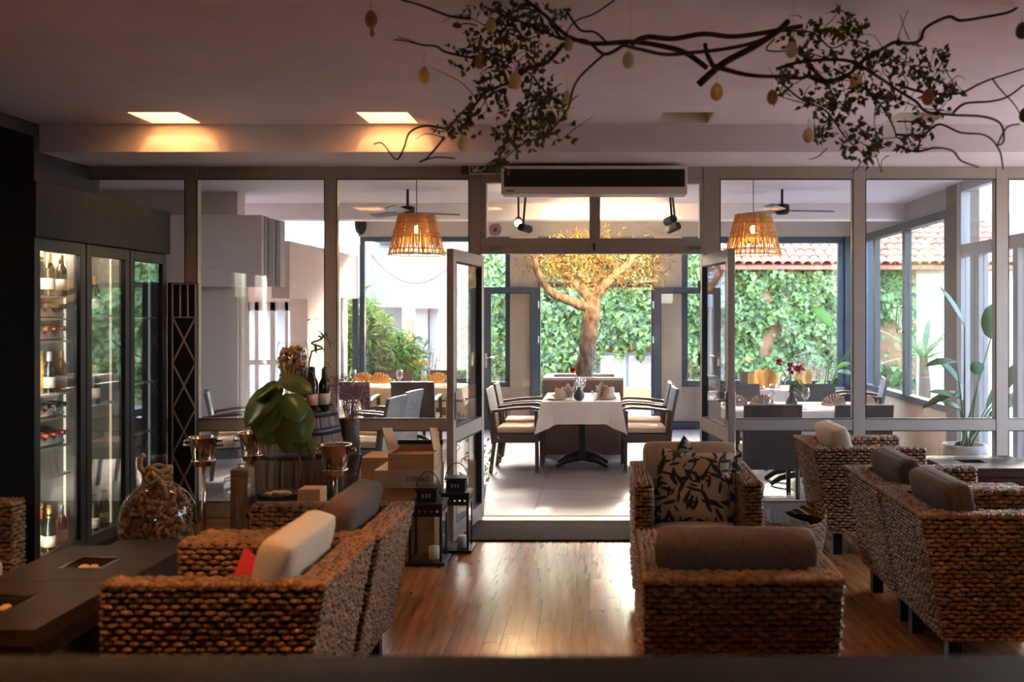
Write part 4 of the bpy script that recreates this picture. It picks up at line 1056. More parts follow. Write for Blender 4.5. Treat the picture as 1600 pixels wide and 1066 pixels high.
MB().box((-.058,-.058,0), (.058,.058,.645)).build('block', WOODM('rough_timber', (.22,.11,.05), (.14,.065,.03), .75, 'Z', 5, bump=.3), wp, bevel=.006)
MB().tube([(-.02,0,.64),(-.025,0,.67),(.01,0,.675),(.03,0,.66),(.035,0,.64)], .005, 6).build('ring', m_steel, wp, smooth=True)
gg = thing('balloon_glass', 'large empty balloon wine glass in front of the timber block', 'glass', (PX(372,5.85),5.85,.0))
MB().lathe([(.06,0),(.05,.006),(.008,.02),(.007,.42),(.03,.455),(.075,.50),(.088,.56),(.078,.63)], (0,0,0), 24).build('glass_body', m_clear, gg, smooth=True)
gj = thing('glass_cylinder', 'clear glass cylinder vase with a dark stick beside the wine boxes', 'vase', (PX(552,6.3),6.3,0))
MB().lathe([(.05,0),(.055,.01),(.055,.58)], (0,0,0), 20).build('glass_body', m_clear, gj, smooth=True)
MB().tube([(-.05,0,.03),(.0,-.02,.4),(.055,0,.70)], .006, 6).build('stick', m_black, gj)
# dried flower vase
vx, vy = PX(546,7.27), 7.27
fv = thing('flower_vase', 'tall ribbed woven floor vase with dried purple flowers', 'vase', (vx,vy,0))
vp = []
for k in range(34):
    z = k*.025; r_ = .062+.022*math.sin(PI*min(1,z/.86)*.9); vp += [(r_*.9,z),(r_*1.06,z+.0125)]
MB().lathe(vp, (0,0,0), 24).build('vase_body', M('ribbed_rattan', (.17,.12,.085), .6, var=.35, scale=12), fv, smooth=True)
m_dry = M('dried_purple', (.22,.10,.20), .8, island=.5, hue=.04, trans=.2)
for k in range(34):
    a = rnd.uniform(0,2*PI); rr = rnd.uniform(.02,.16); h = rnd.uniform(.96,1.16)
    b = MB(); tip = Vector((math.cos(a)*rr, math.sin(a)*rr*.8, h)); b.tube([(math.cos(a)*.02,math.sin(a)*.02,.80),(tip.x*.6,tip.y*.6,h-.12),tip], .002, 4)
    for q in range(26):
        c = tip+Vector((rnd.gauss(0,.018),rnd.gauss(0,.018),rnd.uniform(-.11,.02))); leafshape(b, c, Vector((rnd.gauss(0,1),-1,rnd.gauss(0,1))), Vector((rnd.gauss(0,1),0,1)), .018, .010)
    b.build('flower_spray', m_dry if k % 3 else M('dried_rose', (.42,.26,.24), .8, island=.4, trans=.2), fv, fix=False)
# ================================================================ wine boxes
m_crate = WOODM('crate_wood', (.46,.24,.10), (.38,.18,.07), .6, 'X', 3)
m_cart = M('white_carton', (.40,.28,.19), .7, var=.06)
def crate(name, label, a, b_, mat, planks=True):
    t = thing(name, label, 'box', ((a[0]+b_[0])/2,(a[1]+b_[1])/2,a[2]))
    n = 3 if planks else 1; z0, z1 = a[2], b_[2]; h = (z1-z0)/n
    MB().box((a[0]+.008,a[1]+.008,z0), (b_[0]-.008,b_[1]-.008,z1-.004)).build('body', mat, t, world=True)
    for k in range(n):
        MB().box((a[0],a[1],z0+k*h+.001), (b_[0],a[1]+.01,z0+(k+1)*h-.001)).build('plank', mat, t, world=True)
        MB().box((b_[0]-.01,a[1]+.01,z0+k*h+.001), (b_[0],b_[1],z0+(k+1)*h-.001)).build('plank', mat, t, world=True)
    MB().box((a[0],a[1]+.01,z1-.008), (b_[0]-.01,b_[1],z1)).build('lid', mat, t, world=True)
    return t
crate('wine_crate', 'large upright wooden wine crate behind the box stack', (-1.76,6.92,0), (-1.40,7.25,.59), m_crate)
crate('wine_crate', 'wooden wine crate at the bottom of the box stack', (-1.46,6.48,0), (-1.15,6.86,.455), m_crate)
cb_ = crate('wine_carton', 'flat pale printed wine carton in the middle of the stack', (-1.55,6.45,.455), (-1.15,6.86,.575), m_cart, False)
def text(body, size, loc, rot, mat, parent, name='lettering', ext=.0006):
    c = bpy.data.curves.new(name, 'FONT'); c.body = body; c.size = size; c.extrude = ext; c.align_x = 'CENTER'; c.align_y = 'CENTER'
    o = bpy.data.objects.new(name, c); COL.objects.link(o); dg = bpy.context.evaluated_depsgraph_get()
    me = bpy.data.meshes.new_from_object(o.evaluated_get(dg)); bpy.data.objects.remove(o)
    o = bpy.data.objects.new(name, me); me.materials.clear(); me.materials.append(mat); COL.objects.link(o)
    if parent is not None: o.parent = parent; o.location = Vector(loc)-parent.location
    else: o.location = loc
    o.rotation_euler = rot; return o
m_ink = M('black_ink', (.03,.025,.02), .7)
text('TOMAZ', .045, (-1.26,6.449,.515), (PI/2,0,0), m_ink, cb_)
ob = thing('open_wooden_box', 'open wooden wine box with raised flaps on top of the stack', 'box', (-1.305,6.63,.575))
xa_, xb2, ya_, yb_ = -1.46, -1.15, 6.46, 6.80
for a, b_ in (((xa_,ya_,.575),(xb2,ya_+.012,.685)), ((xa_,yb_-.012,.575),(xb2,yb_,.72)), ((xa_,ya_+.012,.575),(xa_+.012,yb_-.012,.69)), ((xb2-.012,ya_+.012,.575),(xb2,yb_-.012,.69)), ((xa_+.012,ya_+.012,.575),(xb2-.012,yb_-.012,.66))):
    MB().box(a, b_).build('panel', m_crate, ob, world=True, bevel=.002)
MB().box((xa_-.004,yb_-.014,.705), (xb2+.004,yb_+.004,.735)).build('dark_edge', m_black, ob, world=True)
MB().bar((xa_+.004,ya_+.15,.69), (xa_-.045,ya_+.17,.84), .006, .26, (0,1,0)).build('flap', m_crate, ob, world=True)
MB().bar((xb2-.004,ya_+.15,.69), (xb2-.035,ya_+.17,.84), .006, .26, (0,1,0)).build('flap', m_crate, ob, world=True)
# ================================================================ lanterns
m_lan = M('lantern_black', (.018,.018,.021), .4, metal=.4)
def lantern(label, x, y, S, H):
    t = thing('lantern', label, 'lantern', (x,y,0), 0, 'black lanterns by the door'); w_ = S/2
    MB().box((-w_-.02,-w_-.02,0), (w_+.02,w_+.02,.022)).build('base', m_lan, t, bevel=.003)
    for sx in (-1,1):
        for sy in (-1,1): MB().box((sx*w_-sx*.016,sy*w_-sy*.016,.022), (sx*w_,sy*w_,H-.085)).build('corner_post', m_lan, t)
    for ax in range(4):
        q = MB(); q.box((-w_+.016,-w_+.005,.022), (w_-.016,-w_+.008,H-.085)); q.xf(Matrix.Rotation(PI/2*ax,4,'Z')); q.build('glass_pane', m_clear, t)
        q = MB()
        n = 11; pw = (2*w_-.004)/n
        q.box((-w_+.002,-w_-.001,H-.085), (w_-.002,-w_+.006,H-.06)); q.box((-w_+.002,-w_-.001,H-.03), (w_-.002,-w_+.006,H-.012))
        for i in range(n):
            if i % 2 == 0: q.box((-w_+.002+i*pw,-w_-.001,H-.06), (-w_+.002+(i+1)*pw,-w_+.006,H-.03))
        q.xf(Matrix.Rotation(PI/2*ax,4,'Z')); q.build('slotted_band', m_lan, t)
    MB().box((-w_-.008,-w_-.008,H-.012), (w_+.008,w_+.008,H)).build('roof_plate', m_lan, t, bevel=.002)
    MB().box((-.065,-.065,H), (.065,.065,H+.085)).build('chimney', m_lan, t, bevel=.003)
    sl = MB()
    for i in range(3): sl.box((-.03+i*.022,-.0665,H+.03), (-.02+i*.022,-.0645,H+.055))
    sl.build('chimney_slots', M('slot_light', (.5,.42,.32), .6), t)
    MB().box((-.075,-.075,H+.085), (.075,.075,H+.095)).build('chimney_cap', m_lan, t, bevel=.002)
    MB().tube([(-.07,0,H+.05)]+[(-.082*math.cos(PI*i/12), 0, H+.06+.13*math.sin(PI*i/12)) for i in range(13)]+[(.07,0,H+.05)], .0035, 6).build('wire_handle', m_lan, t, smooth=True)
    MB().lathe([(.036,.022),(.036,.10),(.03,.103)], (.04,-.01,0), 18).build('candle', M('ivory_candle', (.75,.66,.48), .5), t, smooth=True)
lantern('black metal lantern with candle, the front one by the door', PX(668,6.28), 6.31, .215, .40)
lantern('black metal lantern behind, close to the door leaf', -1.02, 6.62, .19, .41)
# ================================================================ door mat, air curtain, exit sign
tag(MB().box((-1.0,6.86,0), (1.12,7.50,.014)).build('door_mat', M('coir_mat', (.022,.018,.017), .95, spec=.05, col2=(.10,.085,.075), scale=130, bump=1, bscale=150), bevel=.004), 'dark speckled door mat before the terrace doors', 'mat')
ac = thing('air_curtain', 'long beige air curtain unit with dark grille above the doors', 'air curtain', (-.08,7.55,2.55))
ax0, ax1, az0, az1, ay = PX(783,7.42), PX(1074,7.42), PZ(303,7.42), PZ(259,7.42), 7.42
m_acb = M('beige_plastic', (.72,.64,.55), .5)
MB().box((ax0,ay+.02,az0), (ax1,7.645,az1)).build('housing', m_acb, ac, world=True, bevel=.008)
for a, b_ in (((ax0,az0),(ax1,az0+.055)), ((ax0,az1-.025),(ax1,az1)), ((ax0,az0+.055),(ax0+.02,az1-.025)), ((ax1-.02,az0+.055),(ax1,az1-.025))):
    MB().box((a[0],ay,a[1]), (b_[0],ay+.02,b_[1])).build('front_frame', m_acb, ac, world=True, bevel=.003)
MB().box((ax0+.02,ay+.012,az0+.055), (ax1-.02,ay+.02,az1-.025)).build('grille_back', m_rubber, ac, world=True)
gr = MB()
for k in range(90): x = ax0+.025+(ax1-ax0-.05)*k/89; gr.box((x-.003,ay+.004,az0+.056), (x+.003,ay+.012,az1-.026))
stuff(gr.build('grille_slats', M('dark_grille', (.03,.025,.022), .5), ac, world=True))
MB().box((ax0+.04,ay-.002,az0+.02), (ax0+.10,ay,az0+.028)).build('nameplate', m_rubber, ac, world=True)
es = thing('exit_sign', 'green emergency exit sign with white running figure above the door', 'sign', (PX(757,7.6),7.6,2.78))
ex0, ex1, ez0, ez1 = PX(733,7.6), PX(783,7.6), PZ(272,7.6), 2.80
MB().box((ex0,7.60,ez0), (ex1,7.64,ez1)).build('panel', M('exit_white', (.72,.72,.70), .5), es, world=True)
MB().box((ex0+.01,7.596,ez0+.008), (ex1-.004,7.60,ez1-.002)).build('green_field', M('exit_green', (.0,.16,.08), .5), es, world=True)
fg = MB(); e0 = ex0+.03; zc = (ez0+ez1)/2+.01
fg.box((e0,7.592,zc-.028), (e0+.075,7.596,zc-.006)); fg.bar((e0+.02,7.594,zc-.005), (e0+.055,7.594,zc+.03), .014, .004, (0,1,0)); fg.bar((e0+.055,7.594,zc-.03), (e0+.10,7.594,zc+.005), .012, .004, (0,1,0)); fg.bar((e0+.10,7.594,zc+.005), (e0+.085,7.594,zc+.04), .012, .004, (0,1,0)); fg.bar((e0+.0,7.594,zc+.0), (e0+.0,7.594,zc+.03), .012, .004, (0,1,0))
fg.build('running_figure', M('exit_white', ()), es, world=True)
tag(MB().box((PX(720,7.6),7.60,PZ(272,7.6)), (PX(732,7.6),7.64,2.80)).build('alarm_box', M('alarm_red', (.16,.015,.015), .4), bevel=.004), 'small dark red alarm box next to the exit sign', 'alarm')
# newspaper basket
bs = thing('magazine_basket', 'round woven basket on the floor between the armchairs', 'basket', (PX(1242,6.05),6.05,0))
bk_ = MB()
for j in range(16):
    z = .02+j*.0205; r_ = .13+.06*math.sin(PI*.5*j/15); n = 26
    for i in range(n):
        a = 2*PI*(i+.5*(j % 2))/n; nn = Vector((math.cos(a),math.sin(a),0)); zz = z+ (.10*max(0,math.cos(a-.4))**3*(j/15))
        bump(bk_, nn*r_+Vector((0,0,zz)), Vector((-math.sin(a),math.cos(a),0)), Vector((0,0,1)), nn, 2*PI*r_/n*1.15, .026, .013)
stuff(bk_.build('weave', m_wick, bs, smooth=True, fix=False))
MB().lathe([(.12,0),(.185,.33),(.175,.33),(.11,.02),(.001,.018)], (0,0,0), 26).build('lining', m_core, bs)
m_paper = M('newsprint', (.34,.29,.24), .8, col2=(.10,.085,.075), scale=30, stretch=(1,6,1))
for k in range(6):
    q = MB(); q.grid(lambda u, v: (-.14+.28*u, .016*math.sin(u*3), .0+.17*v+.015*math.sin(u*5)), 8, 3)
    o = q.build('newspaper', m_paper, None, solid=.008); o.location = (PX(1235,6.05)-.02, 5.96+.033*k, .19); o.rotation_euler = (R(-30),R(6+2*k),R(8))
    tag(o, 'folded newspaper standing in the woven basket', 'newspaper', 'newspapers in the basket')
# ================================================================ terrace dining chairs
m_tw_d = M('terrace_wicker_dark', (.052,.040,.037), .45, col2=(.10,.08,.072), scale=160, bump=.8, bscale=170)
m_tw_lit = M('terrace_wicker_lit', (.065,.065,.078), .5, col2=(.19,.19,.22), scale=150, bump=.8, bscale=170)  # same dark wicker, its sky sheen put into a paler colour
m_fr_d = M('chair_frame_dark', (.075,.048,.038), .4)
m_seatc = fabric('sand_seat_fabric', (.55,.40,.28), (.60,.46,.34))
def make_dchair(mw, mf):
    # faces +y; width along x
    t = thing('dining_chair', '', 'chair'); w_ = .25
    for sx in (-1,1):
        MB().bar((sx*(w_-.02),.21,0), (sx*(w_-.025),.20,.64), .038, .038, (0,1,0)).build('leg', mf, t, bevel=.004)
        MB().tube([(sx*(w_-.03),-.27,0),(sx*(w_-.025),-.22,.40),(sx*(w_-.02),-.24,.62)], [.02,.021,.02], 6).build('leg', mf, t)
        MB().prism([(-.25,.615),(-.05,.645),(.15,.655),(.235,.645),(.24,.665),(.15,.682),(-.05,.672),(-.26,.645)], 0, sx*(w_-.02)-.025, sx*(w_-.02)+.025).build('armrest', mf, t, bevel=.004)
        MB().lathe([(.022,0),(.022,.025)], (sx*(w_-.02),.21,0), 8).build('leg_tip', m_steel, t)
    MB().box((-w_+.01,-.23,.31), (w_-.01,.22,.40)).build('seat', mw, t, bevel=.008)
    cushion_mesh((2*w_-.05,.43,.06), edge=.3, puff=.1).build('seat_cushion', m_seatc, t, smooth=True).location = (0,.0,.435)
    b = MB(); b.grid(lambda u, v: ((2*u-1)*(w_-.005*v), -.225-.085*v+.018*(2*u-1)**2*-1+.012*math.sin(v*PI), .30+.56*v), 8, 8)
    b.build('backrest', mw, t, solid=.032, smooth=False)
    return t
cd = make_dchair(m_tw_d, m_fr_d); cg = make_dchair(m_tw_lit, m_fr_d)
used = set()
def dch(src, x, y, a, label, group):
    if src.name not in used: used.add(src.name); o = src; o.location = (x,y,0); o.rotation_euler = (0,0,R(a)); o['label'] = label; o['group'] = group; return o
    return dup(src, (x,y,0), R(a), label, group)
G1 = 'chairs at the centre terrace table'; G2 = 'chairs at the left terrace tables'; G3 = 'chairs at the right terrace tables'
dch(cd, -.89, 10.02, -92, 'dark wicker chair at the front left of the centre table', G1)
dch(cd, -.89, 10.72, -88, 'dark wicker chair at the rear left of the centre table', G1)
dch(cd, .41, 10.02, 92, 'dark wicker chair at the front right of the centre table', G1)
dch(cd, .41, 10.72, 88, 'dark wicker chair at the rear right of the centre table', G1)
dch(cd, 1.42, 8.42, 0, 'dark wicker chair with its back to the glazing, next to the right door leaf', G3)
dch(cd, 2.19, 8.42, 0, 'dark wicker chair with its back to the glazing, behind the right post', G3)
dch(cd, 1.44, 10.15, 180, 'dark chair across the near right table beside the door leaf', G3)
dch(cd, 2.26, 10.15, 180, 'dark chair across the near right table behind the flower vase', G3)
dch(cd, 2.02, 12.35, 180, 'dark wicker chair behind the far right table with yellow napkins', G3)
dch(cg, 3.05, 11.6, 80, 'wicker chair coloured pale as if skylit, in profile by the right sliding window', G3)
dch(cd, -2.90, 11.15, 0, 'dark chair with its back to us at the left end of the sunlit table', G2)
dch(cd, -2.17, 11.15, 0, 'dark chair with its back to us at the right end of the sunlit table', G2)
dch(cd, -2.85, 12.7, 180, 'dark chair behind the left half of the sunlit table', G2)
dch(cd, -2.12, 12.7, 180, 'dark chair behind the right half of the sunlit table', G2)
dch(cg, -2.24, 8.93, 82, 'wicker chair coloured pale as if skylit, in profile beside the purple flowers', G2)
dch(cg, -2.22, 9.62, 82, 'wicker chair coloured pale as if skylit, in profile behind the other one by the flowers', G2)
dch(cg, -3.52, 8.9, -62, 'wicker chair coloured pale as if skylit, close to the lattice screen', G2)
dch(cg, -3.66, 9.65, -68, 'wicker chair coloured pale as if skylit, in front of the pale terrace wall', G2)
# ================================================================ dining tables with cloths
m_cloth = M('table_linen', (.74,.66,.60), .85, bump=.1, bscale=300, var=.02)
m_cloth_lit = M('table_linen_lit', (.78,.58,.33), .85, bump=.1, bscale=300, var=.02)  # same linen with the warm light on it put into the colour
m_iron = M('table_base_iron', (.012,.012,.014), .45)
def dtable(label, clabel, x0, x1, y0, y1, mc, H=.73, drop=.225):
    cx, cy_ = (x0+x1)/2, (y0+y1)/2
    t = thing('dining_table', label, 'table', (cx,cy_,0), 0, 'terrace dining tables')
    MB().box((x0,y0,H-.03), (x1,y1,H)).build('table_top', m_fr_d, t, world=True)
    n = 2
    for q in (-1,1):
        yy = cy_+q*min(.16,(y1-y0)/2-.1)
        MB().box((cx-.034,yy-.034,.10), (cx+.034,yy+.034,H-.03)).build('column', m_iron, t, world=True, bevel=.004)
        MB().tube([(cx-.27,yy,.012),(cx-.17,yy,.075),(cx,yy,.115),(cx+.17,yy,.075),(cx+.27,yy,.012)], [.02,.028,.034,.028,.02], 8).build('foot', m_iron, t, world=True, smooth=True)
    hx, hy = (x1-x0)/2+.004, (y1-y0)/2+.004; N = 96; rows = 7; b = MB(); per = 4*(hx+hy)
    pts = []
    for i in range(N):
        s_ = per*i/N
        if s_ < 2*hx: p = (-hx+s_, -hy)
        elif s_ < 2*hx+2*hy: p = (hx, -hy+s_-2*hx)
        elif s_ < 4*hx+2*hy: p = (hx-(s_-2*hx-2*hy), hy)
        else: p = (-hx, hy-(s_-4*hx-2*hy))
        pts.append(p)
    b.v.append(Vector((0,0,H+.004)))
    for j in range(rows+1):
        f_ = j/rows
        for (x, y) in pts:
            ex, ey = hx-abs(x), hy-abs(y); e = max(ex, ey)       # distance to the nearest corner along the edge
            cn = max(0, 1-e/.15)
            dz = f_*(drop+.10*cn**1.2)
            out = f_*(.012+.050*cn**2)+.006*f_*math.sin((x+y)*23)
            nx = (1 if x > 0 else -1)*(1 if ex < 1e-6 or cn > .5 else 0); ny = (1 if y > 0 else -1)*(1 if ey < 1e-6 or cn > .5 else 0)
            b.v.append(Vector((x+nx*out, y+ny*out, H+.004-dz)))
    for i in range(N): b.f.append((0, 1+i, 1+(i+1) % N)); b.fm.append(0)
    for j in range(rows):
        for i in range(N): i2 = (i+1) % N; b.f.append((1+j*N+i, 1+(j+1)*N+i, 1+(j+1)*N+i2, 1+j*N+i2)); b.fm.append(0)
    o = b.build('tablecloth', mc, None, solid=.003); o.location = (cx,cy_,0)
    tag(o, clabel, 'tablecloth', 'terrace tablecloths')
    return t
dtable('centre terrace table on arched black feet', 'pale tablecloth on the centre terrace table', -.64, .16, 9.72, 10.85, m_cloth)
dtable('near right terrace table behind the glazing', 'pale tablecloth on the near right table with the flower vase', 1.12, 2.56, 8.78, 9.72, m_cloth)
dtable('far right terrace table by the ivy window', 'white tablecloth on the far right table', 1.62, 2.5, 11.15, 11.95, m_cloth)
dtable('sunlit terrace table at the left back window', 'tablecloth tinted yellow as if lit at the left back window', -3.2, -1.72, 11.5, 12.32, m_cloth_lit)
dtable('near left terrace table behind the barrel', 'white tablecloth on the near left table behind the barrel', -3.28, -2.55, 8.75, 9.95, m_cloth)
# tableware
m_wineg = GLASS('wine_glass', (.90,.92,.94), 4.0)
ZTB = .7365
def wineglass(x, y, label, group):
    t = WG.get('w')
    if t is None:
        t = thing('wine_glass', label, 'glass', (x,y,ZTB), 0, group)
        MB().lathe([(.034,0),(.030,.003),(.005,.008),(.004,.085),(.018,.095),(.036,.125),(.040,.155),(.034,.20)], (0,0,0), 18).build('glass_body', m_wineg, t, smooth=True); WG['w'] = t; return t
    return dup(t, (x,y,ZTB), 0, label, group)
WG = {}
def tumbler(x, y, label, group):
    t = WG.get('t')
    if t is None:
        t = thing('water_glass', label, 'glass', (x,y,ZTB), 0, group)
        MB().lathe([(.026,0),(.030,.004),(.038,.05),(.034,.095),(.032,.095),(.036,.05),(.027,.008),(.001,.008)], (0,0,0), 18).build('glass_body', m_wineg, t, smooth=True); WG['t'] = t; return t
    return dup(t, (x,y,ZTB), 0, label, group)
m_plate = M('glazed_plate', (.62,.56,.52), .25)
def plate(x, y, label, group): 
    o = MB().lathe([(.07,0),(.075,.004),(.13,.016),(.132,.020),(.075,.010),(.001,.009)], (0,0,0), 28).build('plate', m_plate, None, smooth=True); o.location = (x,y,ZTB); tag(o, label, 'plate', group)
m_nap = M('beige_napkin', (.60,.47,.39), .85, bump=.1, bscale=300); m_napy = M('yellow_napkin', (.80,.50,.20), .85, bump=.1, bscale=300)
def fan(x, y, mat, label, group, r=.13, rot=0):
    b = MB(); n = 22
    b.grid(lambda u, v: (math.cos(PI*(.04+.92*u))*r*(.12+.88*v), .018*(1 if int(round(u*n)) % 2 else -1)*v-.02*math.sin(PI*u), math.sin(PI*(.04+.92*u))*r*(.12+.88*v)+.01), n, 4)
    o = b.build('napkin', mat, None, solid=.004); o.location = (x,y,ZTB+.012); o.rotation_euler = (R(8),0,rot); return tag(o, label, 'napkin', group)
def conen(x, y, mat, label, group, s_=1, flip=1):
    b = MB()
    s_ *= 1.35
    b.grid(lambda u, v: (flip*(-.10+.20*u)*(1-.35*v)+flip*.05*v, .055*math.sin(PI*u)*(1-.5*v)-.05*v*(1-u), .11*s_*v*(1-.6*abs(u-.55))+.012*math.sin(u*14)*v), 14, 6)
    b.grid(lambda u, v: (flip*(-.08+.14*u)*(1-.25*v)-flip*.02*v, -.045*math.sin(PI*u)*(1-.3*v), .085*s_*v*(1-.5*abs(u-.4))+.01*math.sin(u*11)*v), 14, 6)
    o = b.build('napkin', mat, None, solid=.005, smooth=True); o.location = (x,y,ZTB+.012); return tag(o, label, 'napkin', group)
gq = 'tableware on the centre table'
plate(-.50, 9.98, 'plate under the left napkin on the centre table', gq); conen(-.44, 9.97, m_nap, 'folded beige napkin on the left of the centre table', gq)
plate(.02, 10.02, 'plate under the right napkin on the centre table', gq); conen(.02, 10.01, m_nap, 'folded beige napkin on the right of the centre table', gq, 1.1, -1)
plate(-.48, 10.5, 'rear left plate on the centre table', gq); plate(.0, 10.5, 'rear right plate on the centre table', gq)
wineglass(-.26, 9.98, 'wine glass beside the dark vase on the centre table', gq); wineglass(-.24, 10.35, 'wine glass at the rear of the centre table', gq)
tumbler(-.33, 9.90, 'water tumbler left of the dark vase on the centre table', gq); tumbler(-.10, 9.95, 'water tumbler right of the dark vase on the centre table', gq)
def vase(label, x, y, s_=1, flowers=0, cat='vase'):
    t = thing('flower_pot_vase', label, cat, (x,y,ZTB))
    MB().lathe([(.03,0),(.05,.02),(.058,.05),(.045,.085),(.022,.115),(.018,.13),(.024,.14)], (0,0,0), 22).build('vase_body', M('dark_stone_vase', (.05,.06,.075), .45), t, smooth=True)
    for k in range(flowers):
        a = rnd.uniform(0,2*PI); rr = rnd.uniform(.03,.12); h = rnd.uniform(.24,.46); tip = Vector((math.cos(a)*rr, math.sin(a)*rr*.5, h))
        MB().tube([(0,0,.12),(tip.x*.4,tip.y*.4,h*.65),tip], .003, 5).build('stem', M('flower_stem', (.10,.16,.05), .6), t)
        b = MB()
        for q in range(16): leafshape(b, tip, Vector((rnd.gauss(0,1),rnd.gauss(0,1),rnd.gauss(.3,1))), Vector((rnd.gauss(0,1),rnd.gauss(0,1),rnd.gauss(.4,1))), .045, .03, .2)
        b.build('blossom', M('crimson_petal', (.42,.012,.05), .5, island=.3, trans=.2), t, fix=False)
        for q in range(3):
            b = MB(); rleaf(b, tip*(.4+.18*q), (rnd.gauss(0,1),rnd.gauss(0,.5),rnd.gauss(-.1,.5)), .11, .035); b.build('leaf', M('vase_leaf', (.07,.16,.03), .45, trans=.3), t, fix=False)
    return t
vase('small dark round vase on the centre table', PX(905,9.86), 9.86)
bq = MB().tube([(0,0,.12),(.0,0,.25),(-.02,0,.33)], .003, 5)
rf_ = thing('single_red_flower', 'single red flower standing in the centre table vase', 'flower', (PX(905,9.86)-.01,9.87,ZTB+.10))
MB().tube([(0,0,0),(-.03,0,.14),(-.06,0,.21)], .003, 5).build('stem', M('flower_stem', (.10,.16,.05), .6), rf_)
b = MB()
for q in range(18): leafshape(b, Vector((-.06,0,.21)), Vector((rnd.gauss(0,1),rnd.gauss(0,1),rnd.gauss(.3,1))), Vector((rnd.gauss(0,1),rnd.gauss(0,1),rnd.gauss(.4,1))), .04, .03, .2)
b.build('blossom', M('scarlet_petal', (.65,.02,.015), .5, island=.3, trans=.2), rf_, fix=False)
cf = thing('glass_carafe', 'clear glass carafe behind the vase on the centre table', 'carafe', (PX(902,10.2),10.2,ZTB))
MB().lathe([(.035,0),(.04,.01),(.042,.10),(.03,.16),(.022,.2),(.03,.235)], (0,0,0), 18).build('glass_body', m_wineg, cf, smooth=True)
g3 = 'tableware on the near right table'
for k, (x, y, lab) in enumerate(((1.22,8.98,'fan napkin at the left end of the near right table'), (1.47,9.0,'fan napkin in front of the chair by the door leaf'), (2.14,8.98,'fan napkin right of the wine glass on the near right table'), (2.42,9.0,'fan napkin at the right end of the near right table'))): fan(x, y, m_nap, lab, g3, .12)
wineglass(1.87, 8.95, 'wine glass right of the flower vase on the near right table', g3); wineglass(1.58, 9.05, 'wine glass left of the flower vase on the near right table', g3); wineglass(1.66, 9.45, 'rear wine glass on the near right table', g3)
vase('dark vase with crimson flowers on the near right table', 1.76, 9.05, 1, 5)
tumbler(1.5, 8.9, 'water tumbler on the near right table', g3)
g4 = 'tableware on the far right table'
conen(1.78, 11.4, m_napy, 'left yellow napkin on the far right table', g4, 1.7); conen(1.98, 11.3, m_napy, 'right yellow napkin on the far right table', g4, 1.8, -1); conen(2.35, 11.4, m_napy, 'third yellow napkin by the vase side of the far right table', g4, 1.6)
plate(1.80, 11.42, 'plate on the far right table', g4); wineglass(2.15, 11.45, 'wine glass on the far right table', g4)
g5 = 'tableware on the sunlit left table'
for x, y, lab in ((-2.98,11.85,'leftmost orange fan napkin on the sunlit table'), (-2.76,11.8,'second orange fan napkin on the sunlit table'), (-2.05,11.85,'right orange fan napkin on the sunlit table')): fan(x, y, m_napy, lab, g5, .15)
for x, y, lab in ((-2.5,11.7,'wine glass between the orange napkins on the sunlit table'), (-3.08,11.75,'wine glass at the left end of the sunlit table'), (-1.83,11.7,'wine glass at the right end of the sunlit table')): wineglass(x, y, lab, g5)
for x, y, lab in ((-2.58,11.62,'tumbler left of the wine glass on the sunlit table'), (-1.92,11.62,'tumbler near the right end of the sunlit table')): tumbler(x, y, lab, g5)
cf2 = dup(cf, (-2.25,11.95,ZTB), 0, 'clear glass carafe on the sunlit table')
# ================================================================ olive tree in a planter
tx, ty = PX(915,11.45), 11.45
po = thing('planter_box', 'tall square brown planter holding the golden tree', 'planter', (tx+.0,ty,0))
pz1 = .89; pa, pb = PX(848,11.07), PX(974,11.07); pc, pd = 11.07, 11.83
m_pl = M('woven_brown_planter', (.14,.085,.060), .55, col2=(.19,.12,.085), scale=60, stretch=(1,1,6), bump=.4, bscale=120)
for a, b_ in (((pa,pc),(pb,pc+.05)), ((pa,pd-.05),(pb,pd)), ((pa,pc+.05),(pa+.05,pd-.05)), ((pb-.05,pc+.05),(pb,pd-.05))): MB().box((*a,.0), (*b_,pz1-.03)).build('side_panel', m_pl, po, world=True)
m_rim = M('planter_rim_grey', (.40,.38,.36), .5)
for a, b_ in (((pa,pc),(pb,pc+.10)), ((pa,pd-.10),(pb,pd)), ((pa,pc+.10),(pa+.10,pd-.10)), ((pb-.10,pc+.10),(pb,pd-.10))): MB().box((*a,pz1-.03), (*b_,pz1)).build('rim', m_rim, po, world=True)
MB().box((pa+.05,pc+.05,.6), (pb-.05,pd-.05,.80)).build('soil', M('dark_soil', (.04,.028,.02), .95, bump=1, bscale=40), po, world=True)
tr = thing('olive_tree', 'indoor tree with pale trunk and golden lit narrow leaves in the planter', 'tree', (tx,ty,.80))
m_bark = M('pale_bark', (.30,.235,.20), .85, col2=(.11,.08,.065), scale=16, stretch=(1,1,.4), bump=1.0, bscale=26)
m_bark.node_tree.nodes['Bump'].inputs['Distance'].default_value = .035
def T(px, py, dy_=0): return P(px,py,ty+dy_)-Vector((tx,ty,.80))
rk = lambda q: q*ty/F
def spline(pts, sub=5):
    out = []; n = len(pts)
    for i in range(n-1):
        p0, p1, p2, p3 = pts[max(i-1,0)], pts[i], pts[i+1], pts[min(i+2,n-1)]
        for k in range(sub):
            t = k/sub; out.append(.5*((2*p1)+(p2-p0)*t+(2*p0-5*p1+4*p2-p3)*t*t+(3*p1-p0-3*p2+p3)*t**3))
    out.append(pts[-1]); return out
